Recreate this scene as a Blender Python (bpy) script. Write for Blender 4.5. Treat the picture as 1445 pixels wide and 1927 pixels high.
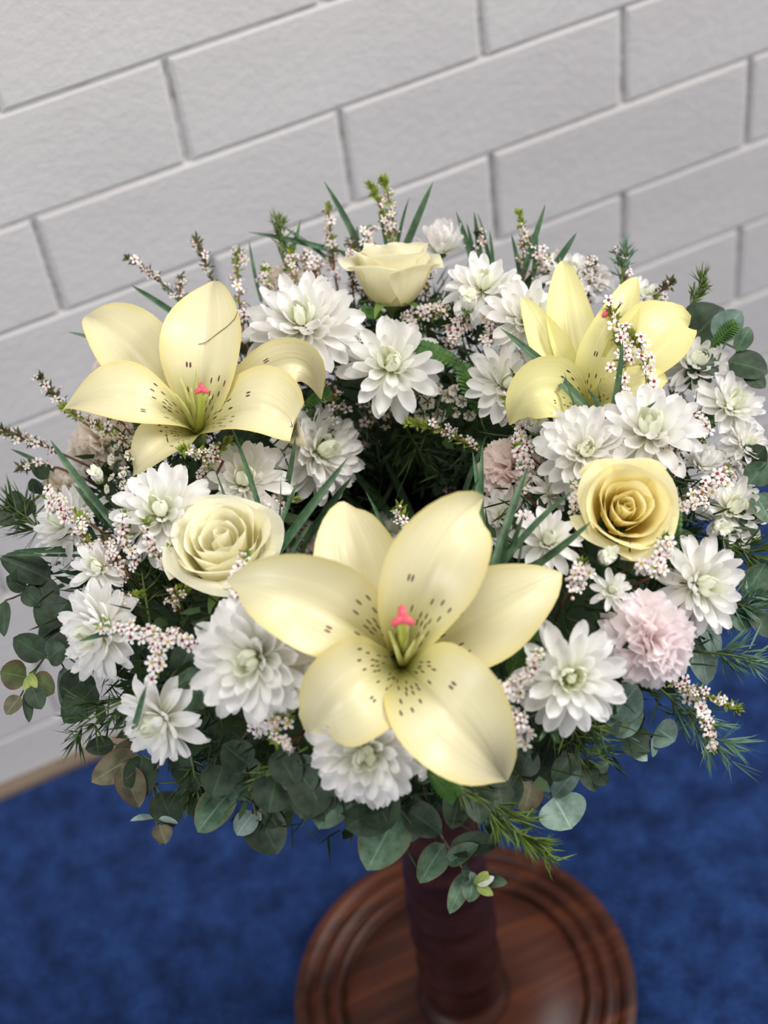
import bpy, math, random
import numpy as np
from mathutils import Vector, Matrix, Quaternion

for o in list(bpy.data.objects):
    bpy.data.objects.remove(o)
scene = bpy.context.scene
COL = scene.collection
random.seed(7)
rng = np.random.default_rng(7)

# ------------------------------------------------------------------ camera
cd = bpy.data.cameras.new('camera')
cam = bpy.data.objects.new('camera', cd)
COL.objects.link(cam)
R_, U_, F_ = Vector((0.90495, -0.41178, -0.10724)), Vector((0.37295, 0.64622, 0.66581)), Vector((0.20487, 0.64253, -0.73837))
mw = Matrix((R_, U_, -F_)).transposed().to_4x4()
mw.translation = Vector((-0.2671, -0.8286, 1.77468))
cam.matrix_world = mw
cd.sensor_fit = 'VERTICAL'
cd.sensor_height = 24.0
cd.sensor_width = 18.0
cd.lens = 24.0 * 3200 / 1927
cd.clip_start = 0.05
cd.dof.use_dof = True
cd.dof.focus_distance = 1.255
cd.dof.aperture_fstop = 2.7
scene.camera = cam

# ------------------------------------------------------------------ light
w = bpy.data.worlds.new('world')
scene.world = w
w.use_nodes = True
w.node_tree.nodes['Background'].inputs[0].default_value = (1.0, 0.975, 0.96, 1)
w.node_tree.nodes['Background'].inputs[1].default_value = 0.33


def area(name, loc, target, sx, sy, power, col):
    l = bpy.data.lights.new(name, 'AREA')
    l.shape = 'RECTANGLE'
    l.size, l.size_y, l.energy, l.color = sx, sy, power, col
    o = bpy.data.objects.new(name, l)
    COL.objects.link(o)
    o.location = loc
    o.rotation_euler = (Vector(target) - Vector(loc)).to_track_quat('-Z', 'Y').to_euler()
    return o


area('window_light', (2.3, -1.0, 2.5), (0, 0, 0.75), 1.2, 1.4, 78, (1.0, 0.985, 0.97))
area('side_fill_light', (-2.0, -0.9, 1.3), (-0.4, 0.5, 0.3), 1.0, 1.2, 25, (0.93, 0.96, 1.0))  # added fill, no known window: lifts the low wall and the dim-side flowers
area('ceiling_light', (0.15, -0.25, 2.9), (0, 0, 0.5), 0.9, 0.9, 24, (1.0, 0.97, 0.93))

scene.view_settings.view_transform = 'Standard'
scene.view_settings.look = 'None'
scene.view_settings.gamma = 1.0
scene.view_settings.use_curve_mapping = False
scene.view_settings.exposure = 0.0

# ------------------------------------------------------------------ helpers


def lin(r, g, b):
    def f(c):
        c /= 255.0
        return c / 12.92 if c <= 0.04045 else ((c + 0.055) / 1.055) ** 2.4
    return (f(r), f(g), f(b), 1.0)


def mesh(name, V, F, mats, uv=None, mi=None, smooth=True):
    me = bpy.data.meshes.new(name)
    me.from_pydata([tuple(map(float, v)) for v in V], [], [tuple(int(i) for i in f) for f in F])
    for m in (mats if isinstance(mats, (list, tuple)) else [mats]):
        me.materials.append(m)
    if uv is not None:
        ul = me.uv_layers.new(name='UVMap')
        idx = np.zeros(len(me.loops), dtype=np.int32)
        me.loops.foreach_get('vertex_index', idx)
        ul.data.foreach_set('uv', np.asarray(uv, dtype=np.float32)[idx].ravel())
    if mi is not None:
        me.polygons.foreach_set('material_index', np.asarray(mi, dtype=np.int32))
    if smooth:
        me.polygons.foreach_set('use_smooth', np.ones(len(me.polygons), dtype=bool))
    me.update()
    return me


def obj(name, me, parent=None, M=None, kind=None, label=None):
    o = bpy.data.objects.new(name, me)
    COL.objects.link(o)
    if parent is not None:
        o.parent = parent
    if M is not None:
        o.matrix_basis = M
    if kind:
        o['kind'] = kind
    if label:
        o['label'] = label
    return o


def thing(name, label, cat, M=None, group=None, me=None):
    o = bpy.data.objects.new(name, me)
    COL.objects.link(o)
    if M is not None:
        o.matrix_basis = M
    if me is None:
        o.empty_display_size = 0.02
    o['label'] = label
    o['category'] = cat
    if group:
        o['group'] = group
    return o


def nrm(v):
    v = np.asarray(v, float)
    return v / max(np.linalg.norm(v), 1e-9)


def frame(p, n, up=(0, 0, 1), roll=0.0):
    """matrix whose z axis is n, standing at p"""
    n = nrm(n)
    a = np.asarray(up, float)
    if abs(a @ n) > 0.97:
        a = np.array([0, 1.0, 0])
    x = nrm(np.cross(a, n))
    y = np.cross(n, x)
    M = Matrix(np.stack([x, y, n], 1).tolist()).to_4x4()
    M.translation = Vector([float(c) for c in p])
    return M @ Matrix.Rotation(roll, 4, 'Z')


def grid_faces(nu, nv):
    return [(j * (nu + 1) + i, j * (nu + 1) + i + 1, (j + 1) * (nu + 1) + i + 1, (j + 1) * (nu + 1) + i)
            for j in range(nv) for i in range(nu)]


def bez(P0, Pm, P2, t):
    """quadratic through Pm at t=.5"""
    P0, Pm, P2 = map(np.asarray, (P0, Pm, P2))
    P1 = 2 * Pm - 0.5 * (P0 + P2)
    t = np.asarray(t)[:, None]
    return (1 - t) ** 2 * P0 + 2 * t * (1 - t) * P1 + t * t * P2


def ribbon(C, W, nfun, cup, nu, twist=0.0, edge=0.0, groove=0.0, seed=0):
    """surface along centre line C with half widths W; nfun(i, p) gives the direction the inner face looks to"""
    n = len(C)
    T = np.gradient(C, axis=0)
    V, UV = [], []
    r = np.random.default_rng(seed)
    ph = r.uniform(0, 6.28, 4)
    for j in range(n):
        t = nrm(T[j])
        k = np.asarray(nfun(j, C[j]), float)
        k = nrm(k - t * (k @ t))
        s = np.cross(t, k)
        a = twist * j / (n - 1)
        s, k = s * math.cos(a) + k * math.sin(a), k * math.cos(a) - s * math.sin(a)
        v = j / (n - 1)
        for i in range(nu + 1):
            x = 2 * i / nu - 1
            h = cup * W[j] * x * x
            h += edge * W[j] * x * x * math.sin(9 * v + ph[0] + (2.0 if x > 0 else 0.0))
            h -= groove * W[j] * math.exp(-(x / 0.13) ** 2) * (1 - 0.6 * v)
            V.append(C[j] + s * W[j] * x + k * h)
            UV.append((i / nu, v))
    return V, grid_faces(nu, n - 1), UV


def tube(C, rad, sides=6, cap=True):
    C = np.asarray(C, float)
    n = len(C)
    T = np.gradient(C, axis=0)
    a = np.array([0.31, 0.2, 0.93])
    V = []
    for j in range(n):
        t = nrm(T[j])
        x = nrm(np.cross(a, t))
        y = np.cross(t, x)
        for i in range(sides):
            q = 2 * math.pi * i / sides
            V.append(C[j] + (x * math.cos(q) + y * math.sin(q)) * rad[j])
    F = [(j * sides + i, j * sides + (i + 1) % sides, (j + 1) * sides + (i + 1) % sides, (j + 1) * sides + i)
         for j in range(n - 1) for i in range(sides)]
    if cap:
        F.append(tuple(range(sides))[::-1])
        F.append(tuple((n - 1) * sides + i for i in range(sides)))
    return V, F


def lathe(prof, n=64):
    V, F = [], []
    for (r, z) in prof:
        for i in range(n):
            a = 2 * math.pi * i / n
            V.append((r * math.cos(a), r * math.sin(a), z))
    for j in range(len(prof) - 1):
        for i in range(n):
            F.append((j * n + i, j * n + (i + 1) % n, (j + 1) * n + (i + 1) % n, (j + 1) * n + i))
    F.append(tuple(range(n))[::-1])
    F.append(tuple((len(prof) - 1) * n + i for i in range(n)))
    return V, F


class Bag:
    """joins many small surfaces into one mesh"""
    def __init__(s):
        s.V, s.F, s.UV, s.MI = [], [], [], []

    def add(s, V, F, UV=None, mi=0):
        o = len(s.V)
        s.V.extend(V)
        s.F.extend([tuple(i + o for i in f) for f in F])
        s.UV.extend(UV if UV is not None else [(0.5, 0.5)] * len(V))
        s.MI.extend([mi] * len(F))

    def mesh(s, name, mats):
        return mesh(name, s.V, s.F, mats, s.UV, s.MI)


# ------------------------------------------------------------------ materials


def mat(name):
    m = bpy.data.materials.new(name)
    m.use_nodes = True
    nt = m.node_tree
    nt.nodes.clear()
    out = nt.nodes.new('ShaderNodeOutputMaterial')
    return m, nt, out


def N(nt, typ, **kw):
    n = nt.nodes.new(typ)
    for k, v in kw.items():
        if k in ('operation', 'blend_type', 'data_type', 'noise_dimensions', 'feature', 'distance', 'wave_type', 'bands_direction', 'rings_direction', 'interpolation_type'):
            setattr(n, k, v)
        else:
            n.inputs[k.replace('_', ' ')].default_value = v
    return n


def ramp(nt, stops, src=None):
    n = nt.nodes.new('ShaderNodeValToRGB')
    cr = n.color_ramp
    cr.elements[0].position, cr.elements[0].color = stops[0]
    cr.elements[1].position, cr.elements[1].color = stops[-1]
    for p, c in stops[1:-1]:
        e = cr.elements.new(p)
        e.color = c
    if src is not None:
        nt.links.new(src, n.inputs[0])
    return n


def mixc(nt, fac, a, b, blend='MIX'):
    n = nt.nodes.new('ShaderNodeMix')
    n.data_type = 'RGBA'
    n.blend_type = blend
    for sock, v in ((0, fac), (6, a), (7, b)):
        if hasattr(v, 'is_output'):
            nt.links.new(v, n.inputs[sock])
        else:
            n.inputs[sock].default_value = v
    return n.outputs[2]


def finish(nt, out, col, rough=0.5, trans=0.0, spec=0.3, bump=None, strength=0.2, dist=0.001, tcol=None, sheen=0.0):
    b = nt.nodes.new('ShaderNodeBsdfPrincipled')
    b.inputs['Roughness'].default_value = rough
    b.inputs['Specular IOR Level'].default_value = spec
    b.inputs['Sheen Weight'].default_value = sheen
    if hasattr(col, 'is_output'):
        nt.links.new(col, b.inputs['Base Color'])
    else:
        b.inputs['Base Color'].default_value = col
    if bump is not None:
        bn = N(nt, 'ShaderNodeBump', Strength=strength, Distance=dist)
        nt.links.new(bump, bn.inputs['Height'])
        nt.links.new(bn.outputs[0], b.inputs['Normal'])
    if trans > 0:
        t = nt.nodes.new('ShaderNodeBsdfTranslucent')
        if hasattr(col, 'is_output'):
            nt.links.new(col, t.inputs[0])
        else:
            t.inputs[0].default_value = col
        mx = nt.nodes.new('ShaderNodeMixShader')
        mx.inputs[0].default_value = trans
        nt.links.new(b.outputs[0], mx.inputs[1])
        nt.links.new(t.outputs[0], mx.inputs[2])
        nt.links.new(mx.outputs[0], out.inputs[0])
    else:
        nt.links.new(b.outputs[0], out.inputs[0])


def uvsep(nt):
    u = nt.nodes.new('ShaderNodeUVMap')
    s = nt.nodes.new('ShaderNodeSeparateXYZ')
    nt.links.new(u.outputs[0], s.inputs[0])
    return u.outputs[0], s.outputs[0], s.outputs[1]


def mth(nt, op, a, b=None, c=None):
    n = nt.nodes.new('ShaderNodeMath')
    n.operation = op
    for i, v in enumerate((a, b, c)):
        if v is None:
            continue
        if hasattr(v, 'is_output'):
            nt.links.new(v, n.inputs[i])
        else:
            n.inputs[i].default_value = v
    return n.outputs[0]


def petal_mat(name, base, tip, mid=0.35, trans=0.3, rough=0.5, streak=0.05, spec=0.25):
    m, nt, out = mat(name)
    uv, u, v = uvsep(nt)
    cr = ramp(nt, [(0.0, base), (mid, tuple(0.25 * a + 0.75 * b for a, b in zip(base, tip))), (0.75, tip)], v)
    mp = N(nt, 'ShaderNodeMapping')
    mp.inputs['Scale'].default_value = (16, 1.3, 1)
    nt.links.new(uv, mp.inputs[0])
    ns = N(nt, 'ShaderNodeTexNoise', Scale=1.0, Detail=2.0)
    nt.links.new(mp.outputs[0], ns.inputs[0])
    k = mth(nt, 'MULTIPLY_ADD', ns.outputs[0], streak * 2, 1 - streak)
    c = mixc(nt, 1.0, cr.outputs[0], k, 'MULTIPLY')
    finish(nt, out, c, rough, trans, spec, ns.outputs[0], 0.25, 0.0006)
    return m


def lily_mat(name, body, edge, throat):
    m, nt, out = mat(name)
    uv, u, v = uvsep(nt)
    cr = ramp(nt, [(0.0, throat), (0.16, tuple(.5 * a + .5 * b for a, b in zip(throat, body))), (0.42, body)], v)
    e = mth(nt, 'ABSOLUTE', mth(nt, 'MULTIPLY_ADD', u, 2.0, -1.0))
    e2 = mth(nt, 'POWER', e, 6.0)
    c = mixc(nt, mth(nt, 'MULTIPLY', e2, 0.8), cr.outputs[0], edge)
    # fine lengthwise veins
    mp = N(nt, 'ShaderNodeMapping')
    mp.inputs['Scale'].default_value = (18, 1.0, 1)
    nt.links.new(uv, mp.inputs[0])
    ns = N(nt, 'ShaderNodeTexNoise', Scale=1.0, Detail=3.0)
    nt.links.new(mp.outputs[0], ns.inputs[0])
    c = mixc(nt, 1.0, c, mth(nt, 'MULTIPLY_ADD', ns.outputs[0], 0.12, 0.94), 'MULTIPLY')
    # dark speckles near the throat
    mp2 = N(nt, 'ShaderNodeMapping')
    mp2.inputs['Scale'].default_value = (13, 16, 1)
    nt.links.new(uv, mp2.inputs[0])
    vo = N(nt, 'ShaderNodeTexVoronoi', Scale=1.0, Randomness=0.9)
    vo.voronoi_dimensions = '2D'
    nt.links.new(mp2.outputs[0], vo.inputs['Vector'])
    off = nt.nodes.new('ShaderNodeVectorMath')
    off.operation = 'SUBTRACT'
    nt.links.new(mp2.outputs[0], off.inputs[0])
    nt.links.new(vo.outputs['Position'], off.inputs[1])
    sq = nt.nodes.new('ShaderNodeVectorMath')
    sq.operation = 'MULTIPLY'
    sq.inputs[1].default_value = (1.0, 0.55, 0)
    nt.links.new(off.outputs[0], sq.inputs[0])
    ln = nt.nodes.new('ShaderNodeVectorMath')
    ln.operation = 'LENGTH'
    nt.links.new(sq.outputs[0], ln.inputs[0])
    dot = mth(nt, 'LESS_THAN', ln.outputs['Value'], 0.165)
    sp = nt.nodes.new('ShaderNodeSeparateColor')
    nt.links.new(vo.outputs['Color'], sp.inputs[0])
    pick = mth(nt, 'GREATER_THAN', sp.outputs[0], 0.25)
    cell = nt.nodes.new('ShaderNodeSeparateXYZ')
    nt.links.new(vo.outputs['Position'], cell.inputs[0])
    vc = mth(nt, 'DIVIDE', cell.outputs[1], 16.0)
    ec = mth(nt, 'ABSOLUTE', mth(nt, 'SUBTRACT', mth(nt, 'MULTIPLY', cell.outputs[0], 2.0 / 13.0), 1.0))
    band = mth(nt, 'MULTIPLY', mth(nt, 'GREATER_THAN', vc, 0.11), mth(nt, 'LESS_THAN', vc, mth(nt, 'MULTIPLY_ADD', sp.outputs[1], 0.2, 0.27)))
    inn = mth(nt, 'LESS_THAN', ec, 0.75)
    # keep the midrib clear
    rib = mth(nt, 'GREATER_THAN', ec, 0.12)
    msk = mth(nt, 'MULTIPLY', mth(nt, 'MULTIPLY', dot, pick), mth(nt, 'MULTIPLY', band, mth(nt, 'MULTIPLY', inn, rib)))
    c = mixc(nt, mth(nt, 'MULTIPLY', msk, 0.92), c, lin(70, 22, 24))
    finish(nt, out, c, 0.36, 0.2, 0.5, ns.outputs[0], 0.4, 0.001)
    return m


def leaf_mat(name, a, b, rim=None, trans=0.12, rough=0.5, spec=0.3, scale=3.0):
    m, nt, out = mat(name)
    uv, u, v = uvsep(nt)
    tc = nt.nodes.new('ShaderNodeTexCoord')
    ns = N(nt, 'ShaderNodeTexNoise', Scale=90.0, Detail=4.0, Roughness=0.6)
    nt.links.new(tc.outputs['Object'], ns.inputs[0])
    cr = ramp(nt, [(0.35, a), (0.68, b)], ns.outputs[0])
    e = mth(nt, 'ABSOLUTE', mth(nt, 'MULTIPLY_ADD', u, 2.0, -1.0))
    c = cr.outputs[0]
    ribm = mth(nt, 'LESS_THAN', e, 0.05)
    c = mixc(nt, mth(nt, 'MULTIPLY', ribm, 0.35), c, tuple(min(1, x * 1.9) for x in b[:3]) + (1,))
    if rim:
        c = mixc(nt, mth(nt, 'MULTIPLY', mth(nt, 'POWER', e, 7.0), 0.8), c, rim)
    finish(nt, out, c, rough, trans, spec, ns.outputs[0], 0.3, 0.0008)
    return m


def plain(name, col, rough=0.5, trans=0.0, spec=0.3, var=0.15, scale=120):
    m, nt, out = mat(name)
    tc = nt.nodes.new('ShaderNodeTexCoord')
    ns = N(nt, 'ShaderNodeTexNoise', Scale=float(scale), Detail=3.0)
    nt.links.new(tc.outputs['Object'], ns.inputs[0])
    c = mixc(nt, 1.0, col, mth(nt, 'MULTIPLY_ADD', ns.outputs[0], var * 2, 1 - var), 'MULTIPLY')
    finish(nt, out, c, rough, trans, spec)
    return m


MUM = petal_mat('chrysanthemum_white', lin(236, 238, 196), lin(251, 249, 247), 0.25, 0.38, 0.5, 0.03)
MUM2 = petal_mat('chrysanthemum_heart', lin(214, 222, 140), lin(248, 249, 232), 0.32, 0.38)
LILY = lily_mat('lily_cream_yellow', lin(238, 229, 186), lin(231, 215, 136), lin(170, 170, 50))
LILY2 = lily_mat('lily_lemon', lin(238, 231, 166), lin(232, 222, 140), lin(190, 186, 60))
PISTIL = plain('pistil_green', lin(196, 206, 96), 0.4, 0.15)
STAMEN = plain('stamen_pale', lin(222, 222, 150), 0.45, 0.2)
SCRATCH = plain('scratch_brown', lin(128, 108, 60), 0.6)
STIGMA = plain('stigma_pink', lin(226, 96, 110), 0.35)
ROSE_C = petal_mat('rose_cream', lin(251, 241, 186), lin(254, 250, 224), 0.4, 0.42, 0.5, 0.04)
ROSE_Y = petal_mat('rose_butter', lin(253, 224, 96), lin(255, 247, 200), 0.5, 0.45, 0.5, 0.04)
CARN = {'pink': petal_mat('carnation_pink', lin(255, 230, 229), lin(255, 247, 247), 0.4, 0.54),
        'blush': petal_mat('carnation_blush', lin(250, 230, 220), lin(254, 243, 238), 0.4, 0.54),
        'cream': petal_mat('carnation_cream', lin(240, 226, 196), lin(250, 243, 232), 0.4, 0.54),
        'white': petal_mat('carnation_white', lin(240, 240, 230), lin(251, 249, 247), 0.4, 0.54)}
STAT = petal_mat('statice_paper', lin(226, 214, 160), lin(250, 245, 230), 0.4, 0.4)
SEPAL = plain('sepal_green', lin(108, 132, 66), 0.5, 0.1)
STEMG = plain('stem_green', lin(92, 112, 58), 0.55)
STEME = plain('eucalyptus_stem', lin(104, 96, 66), 0.6)
STEMB = plain('stem_brown', lin(120, 82, 56), 0.6)
WAXW = plain('waxflower_white', lin(252, 247, 244), 0.45, 0.3, 0.3, 0.05)
WAXR = plain('waxflower_red', lin(132, 34, 44), 0.4)
WAXY = plain('waxflower_yellow', lin(190, 160, 60), 0.4)
WAXP = plain('waxflower_bud', lin(242, 214, 204), 0.45, 0.15)
LEAFS = {'fresh': plain('waxflower_leaf_green', lin(120, 140, 50), 0.45, 0.15, 0.3, 0.35, 300),
         'green': plain('waxflower_leaf_lime', lin(140, 158, 62), 0.45, 0.15, 0.3, 0.35, 300),
         'brown': plain('waxflower_leaf_bronze', lin(92, 96, 58), 0.5, 0.1, 0.3, 0.4, 300)}
BLADE = leaf_mat('grass_blade_green', lin(58, 92, 66), lin(98, 128, 92), None, 0.12, 0.4, 0.4)
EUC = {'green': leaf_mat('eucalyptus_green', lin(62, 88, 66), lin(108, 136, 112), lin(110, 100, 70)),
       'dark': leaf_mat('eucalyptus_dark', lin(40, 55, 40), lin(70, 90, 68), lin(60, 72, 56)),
       'grey': leaf_mat('eucalyptus_grey', lin(92, 118, 106), lin(138, 162, 150), None),
       'silver': leaf_mat('eucalyptus_silver', lin(120, 148, 132), lin(166, 190, 176), None),
       'pale': leaf_mat('eucalyptus_pale', lin(130, 152, 142), lin(176, 196, 190), None),
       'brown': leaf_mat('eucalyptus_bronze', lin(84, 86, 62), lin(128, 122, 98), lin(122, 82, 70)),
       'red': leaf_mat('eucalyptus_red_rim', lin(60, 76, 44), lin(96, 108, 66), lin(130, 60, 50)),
       'lime': leaf_mat('eucalyptus_lime', lin(140, 158, 80), lin(186, 198, 116), None, 0.3),
       'white': leaf_mat('eucalyptus_white_tip', lin(206, 212, 196), lin(232, 234, 220), None, 0.3)}
FERN = leaf_mat('fern_green', lin(46, 84, 36), lin(84, 124, 52), None, 0.15, 0.45)
NEED = {'olive': plain('needle_olive', lin(96, 118, 48), 0.5, 0.1),
        'blue': plain('needle_blue_green', lin(104, 138, 116), 0.5, 0.1),
        'dark': plain('needle_dark', lin(62, 84, 44), 0.5, 0.1)}
FILL = plain('filler_needle', lin(48, 66, 36), 0.6, 0.05)
FILL2 = plain('filler_leaf', lin(56, 76, 42), 0.55, 0.05)
FOAM = plain('floral_foam', lin(40, 58, 36), 0.9)


def wood_mat(name, c1, c2, c3):
    m, nt, out = mat(name)
    tc = nt.nodes.new('ShaderNodeTexCoord')
    mp = N(nt, 'ShaderNodeMapping')
    mp.inputs['Scale'].default_value = (3.0, 30, 30)
    mp.inputs['Rotation'].default_value = (0, 0, 0.25)
    nt.links.new(tc.outputs['Object'], mp.inputs[0])
    n1 = N(nt, 'ShaderNodeTexNoise', Scale=1.3, Detail=5.0, Distortion=0.6)
    nt.links.new(mp.outputs[0], n1.inputs[0])
    n2 = N(nt, 'ShaderNodeTexNoise', Scale=14.0, Detail=2.0)
    nt.links.new(tc.outputs['Object'], n2.inputs[0])
    cr = ramp(nt, [(0.3, c1), (0.52, c2), (0.72, c3)], n1.outputs[0])
    c = mixc(nt, 1.0, cr.outputs[0], mth(nt, 'MULTIPLY_ADD', n2.outputs[0], 0.5, 0.75), 'MULTIPLY')
    finish(nt, out, c, 0.42, 0, 0.32, n1.outputs[0], 0.15, 0.001)
    return m


WOOD = wood_mat('stained_wood', lin(46, 19, 10), lin(72, 33, 18), lin(104, 54, 28))
WOODD = wood_mat('stained_wood_dark', lin(36, 16, 13), lin(52, 25, 20), lin(68, 34, 26))


def wall_mat():
    m, nt, out = mat('painted_block')
    tc = nt.nodes.new('ShaderNodeTexCoord')
    n1 = N(nt, 'ShaderNodeTexNoise', Scale=5.0, Detail=4.0)
    nt.links.new(tc.outputs['Object'], n1.inputs[0])
    n2 = N(nt, 'ShaderNodeTexNoise', Scale=85.0, Detail=6.0, Roughness=0.65)
    nt.links.new(tc.outputs['Object'], n2.inputs[0])
    cr = ramp(nt, [(0.3, lin(200, 196, 195)), (0.7, lin(210, 207, 206))], n1.outputs[0])
    finish(nt, out, cr.outputs[0], 0.75, 0, 0.2, n2.outputs[0], 0.5, 0.003)
    return m


def mortar_mat():
    m, nt, out = mat('painted_mortar')
    tc = nt.nodes.new('ShaderNodeTexCoord')
    n2 = N(nt, 'ShaderNodeTexNoise', Scale=45.0, Detail=5.0)
    nt.links.new(tc.outputs['Object'], n2.inputs[0])
    cr = ramp(nt, [(0.3, lin(172, 166, 160)), (0.45, lin(204, 202, 200)), (0.7, lin(214, 211, 210))], n2.outputs[0])
    finish(nt, out, cr.outputs[0], 0.85, 0, 0.2, n2.outputs[0], 0.9, 0.006)
    return m


def carpet_mat():
    m, nt, out = mat('blue_carpet')
    tc = nt.nodes.new('ShaderNodeTexCoord')
    n1 = N(nt, 'ShaderNodeTexNoise', Scale=26.0, Detail=3.0, Roughness=0.6)
    nt.links.new(tc.outputs['Object'], n1.inputs[0])
    n2 = N(nt, 'ShaderNodeTexNoise', Scale=300.0, Detail=2.0)
    nt.links.new(tc.outputs['Object'], n2.inputs[0])
    cr = ramp(nt, [(0.30, lin(19, 39, 82)), (0.70, lin(42, 73, 132))], n1.outputs[0])
    c = mixc(nt, 1.0, cr.outputs[0], ramp(nt, [(0.3, (0.45, 0.45, 0.45, 1)), (0.7, (1.25, 1.25, 1.25, 1))], n2.outputs[0]).outputs[0], 'MULTIPLY')
    finish(nt, out, c, 0.95, 0, 0.1, n2.outputs[0], 1.0, 0.004, sheen=0.06)
    return m


WALL, MORTAR, CARPET = wall_mat(), mortar_mat(), carpet_mat()
TRIM = plain('trim_tan', lin(122, 106, 90), 0.6, 0, 0.3, 0.3, 20)

# ------------------------------------------------------------------ the room
WY = 0.5293
fl = obj('floor', mesh('floor', [(-2.2, -2.4, 0), (3.0, -2.4, 0), (3.0, WY + 0.02, 0), (-2.2, WY + 0.02, 0)], [(0, 1, 2, 3)], CARPET), kind='structure')


def block_mesh(wd, ht, seed):
    """face of a painted concrete block: uneven outline, edges eased back into the joint; x right, z up, front at -y"""
    r = np.random.default_rng(seed)
    pts = []
    for k in range(4):
        pts.append((-wd / 2 + wd * k / 4, -ht / 2))
    for k in range(2):
        pts.append((wd / 2, -ht / 2 + ht * k / 2))
    for k in range(4):
        pts.append((wd / 2 - wd * k / 4, ht / 2))
    for k in range(2):
        pts.append((-wd / 2, ht / 2 - ht * k / 2))
    n = len(pts)
    V = []
    for (x, z) in pts:
        V.append((x, 0.006, z))
    for (x, z) in pts:
        V.append((x + r.uniform(-.0007, .0007), -0.0002, z + r.uniform(-.0009, .0009)))
    for (x, z) in pts:
        V.append((x * (1 - .008 / wd) + r.uniform(-.0005, .0005), -0.0018 + r.uniform(-.0003, .0003), z * (1 - .007 / ht)))
    V.append((0, -0.002, 0))
    F = []
    for a in (0, n):
        for i in range(n):
            F.append((a + i, a + (i + 1) % n, a + n + (i + 1) % n, a + n + i))
    for i in range(n):
        F.append((2 * n + i, 2 * n + (i + 1) % n, 3 * n))
    return mesh('block', V, F, WALL, smooth=False)


wall = obj('wall_back', mesh('wall_back', [(-2.2, WY + .0032, 0), (3.0, WY + .0032, 0), (3.0, WY + .0032, 1.75), (-2.2, WY + .0032, 1.75),
                                          (-2.2, WY + .12, 0), (3.0, WY + .12, 0), (3.0, WY + .12, 1.75), (-2.2, WY + .12, 1.75)],
                             [(0, 1, 2, 3), (5, 4, 7, 6), (3, 2, 6, 7), (4, 0, 3, 7), (1, 5, 6, 2)], MORTAR, smooth=False), kind='structure')
CH, BW, JH, JV = 0.11814, 0.32, 0.0034, 0.0075
variants = [block_mesh(BW - JV, CH - JH, 40 + k) for k in range(5)]
low = block_mesh(BW - JV, 0.0934 - JH, 51)
for k in range(-7, 8):
    z0 = 0.80224 + k * CH
    for n in range(-7, 10):
        x = 0.02587 + BW * n + (0 if k % 2 == 0 else BW / 2) + BW / 2
        if x < -2.0 or x > 2.8:
            continue
        me, zc = (low, 0.0934 / 2) if k == -7 else (variants[(k * 5 + n * 3) % 5], z0 + CH / 2)
        b = obj('block', me, wall, Matrix.Translation((x, WY + random.uniform(-.0006, .0006), zc)))

Vt = []
for x in (-2.2, 3.0):
    for (y, z) in ((WY - .003, 0), (WY - .016, 0), (WY - .016, .010), (WY - .011, .0145), (WY - .003, .016)):
        Vt.append((x, y, z))
obj('baseboard_back', mesh('baseboard_back', Vt, [(0, 1, 6, 5), (1, 2, 7, 6), (2, 3, 8, 7), (3, 4, 9, 8), (0, 4, 3, 2, 1), (5, 6, 7, 8, 9)], TRIM, smooth=False), kind='structure')

# ------------------------------------------------------------------ pedestal
ped = thing('pedestal', 'turned dark wooden pedestal with a round grooved base standing on the blue carpet', 'pedestal')
R = 0.189
pb = [(R - .004, 0.0), (R, .006), (R, .022)]
# three half round rings with grooves between them, then the flat field


def ringprof(r0, r1, h, z=.026, n=6):
    return [(r0 + (r1 - r0) * k / n, z + h * math.sin(math.pi * k / n)) for k in range(n + 1)]


pb += ringprof(R, .172, .005, .022) + [(.171, .020), (.168, .020)] + ringprof(.167, .152, .005, .022) + [(.151, .020), (.148, .020)]
pb += ringprof(.147, .134, .005, .022) + [(.133, .019), (.129, .019), (.127, .025), (.06, .026), (.001, .026)]
obj('base', mesh('pedestal_base', *lathe(pb, 96), WOOD), ped)
prof = [(.052, .026), (.052, .032), (.043, .036), (.040, .045), (.044, .060), (.0465, .075), (.044, .088), (.041, .096), (.045, .104), (.045, .118), (.041, .124),
        (.0435, .150), (.0455, .180), (.044, .205), (.040, .215), (.0445, .224), (.0445, .238), (.040, .246), (.042, .270), (.041, .300), (.038, .33), (.036, .36),
        (.0405, .370), (.0405, .384), (.036, .394), (.034, .44), (.033, .50), (.034, .55), (.040, .565), (.040, .58), (.034, .59), (.036, .62), (.046, .650), (.056, .664)]
obj('column', mesh('pedestal_column', *lathe(prof, 48), WOODD), ped)
tp = [(.056, .660), (.170, .668), (.182, .673), (.185, .679), (.182, .686), (.174, .690), (.10, .690), (.05, .690), (.001, .690)]
obj('top_plate', mesh('pedestal_top', *lathe(tp, 64), WOODD), ped)

# ------------------------------------------------------------------ wreath base
RC = np.array([0.0, 0.012, 0.785])
RMAJ = 0.168


def torus(R, r, n, m, zs=1.0):
    V, F = [], []
    for i in range(n):
        a = 2 * math.pi * i / n
        for j in range(m):
            b = 2 * math.pi * j / m
            V.append(((R + r * math.cos(b)) * math.cos(a), (R + r * math.cos(b)) * math.sin(a), r * zs * math.sin(b)))
            F.append((i * m + j, ((i + 1) % n) * m + j, ((i + 1) % n) * m + (j + 1) % m, i * m + (j + 1) % m))
    return V, F


wr = thing('wreath_ring', 'dark green foam wreath ring under the flowers, resting on the wooden pedestal', 'wreath', Matrix.Translation((0, .012, 0.735)))
obj('foam', mesh('foam', *torus(RMAJ, .05, 64, 14, .9), FOAM), wr)


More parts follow.
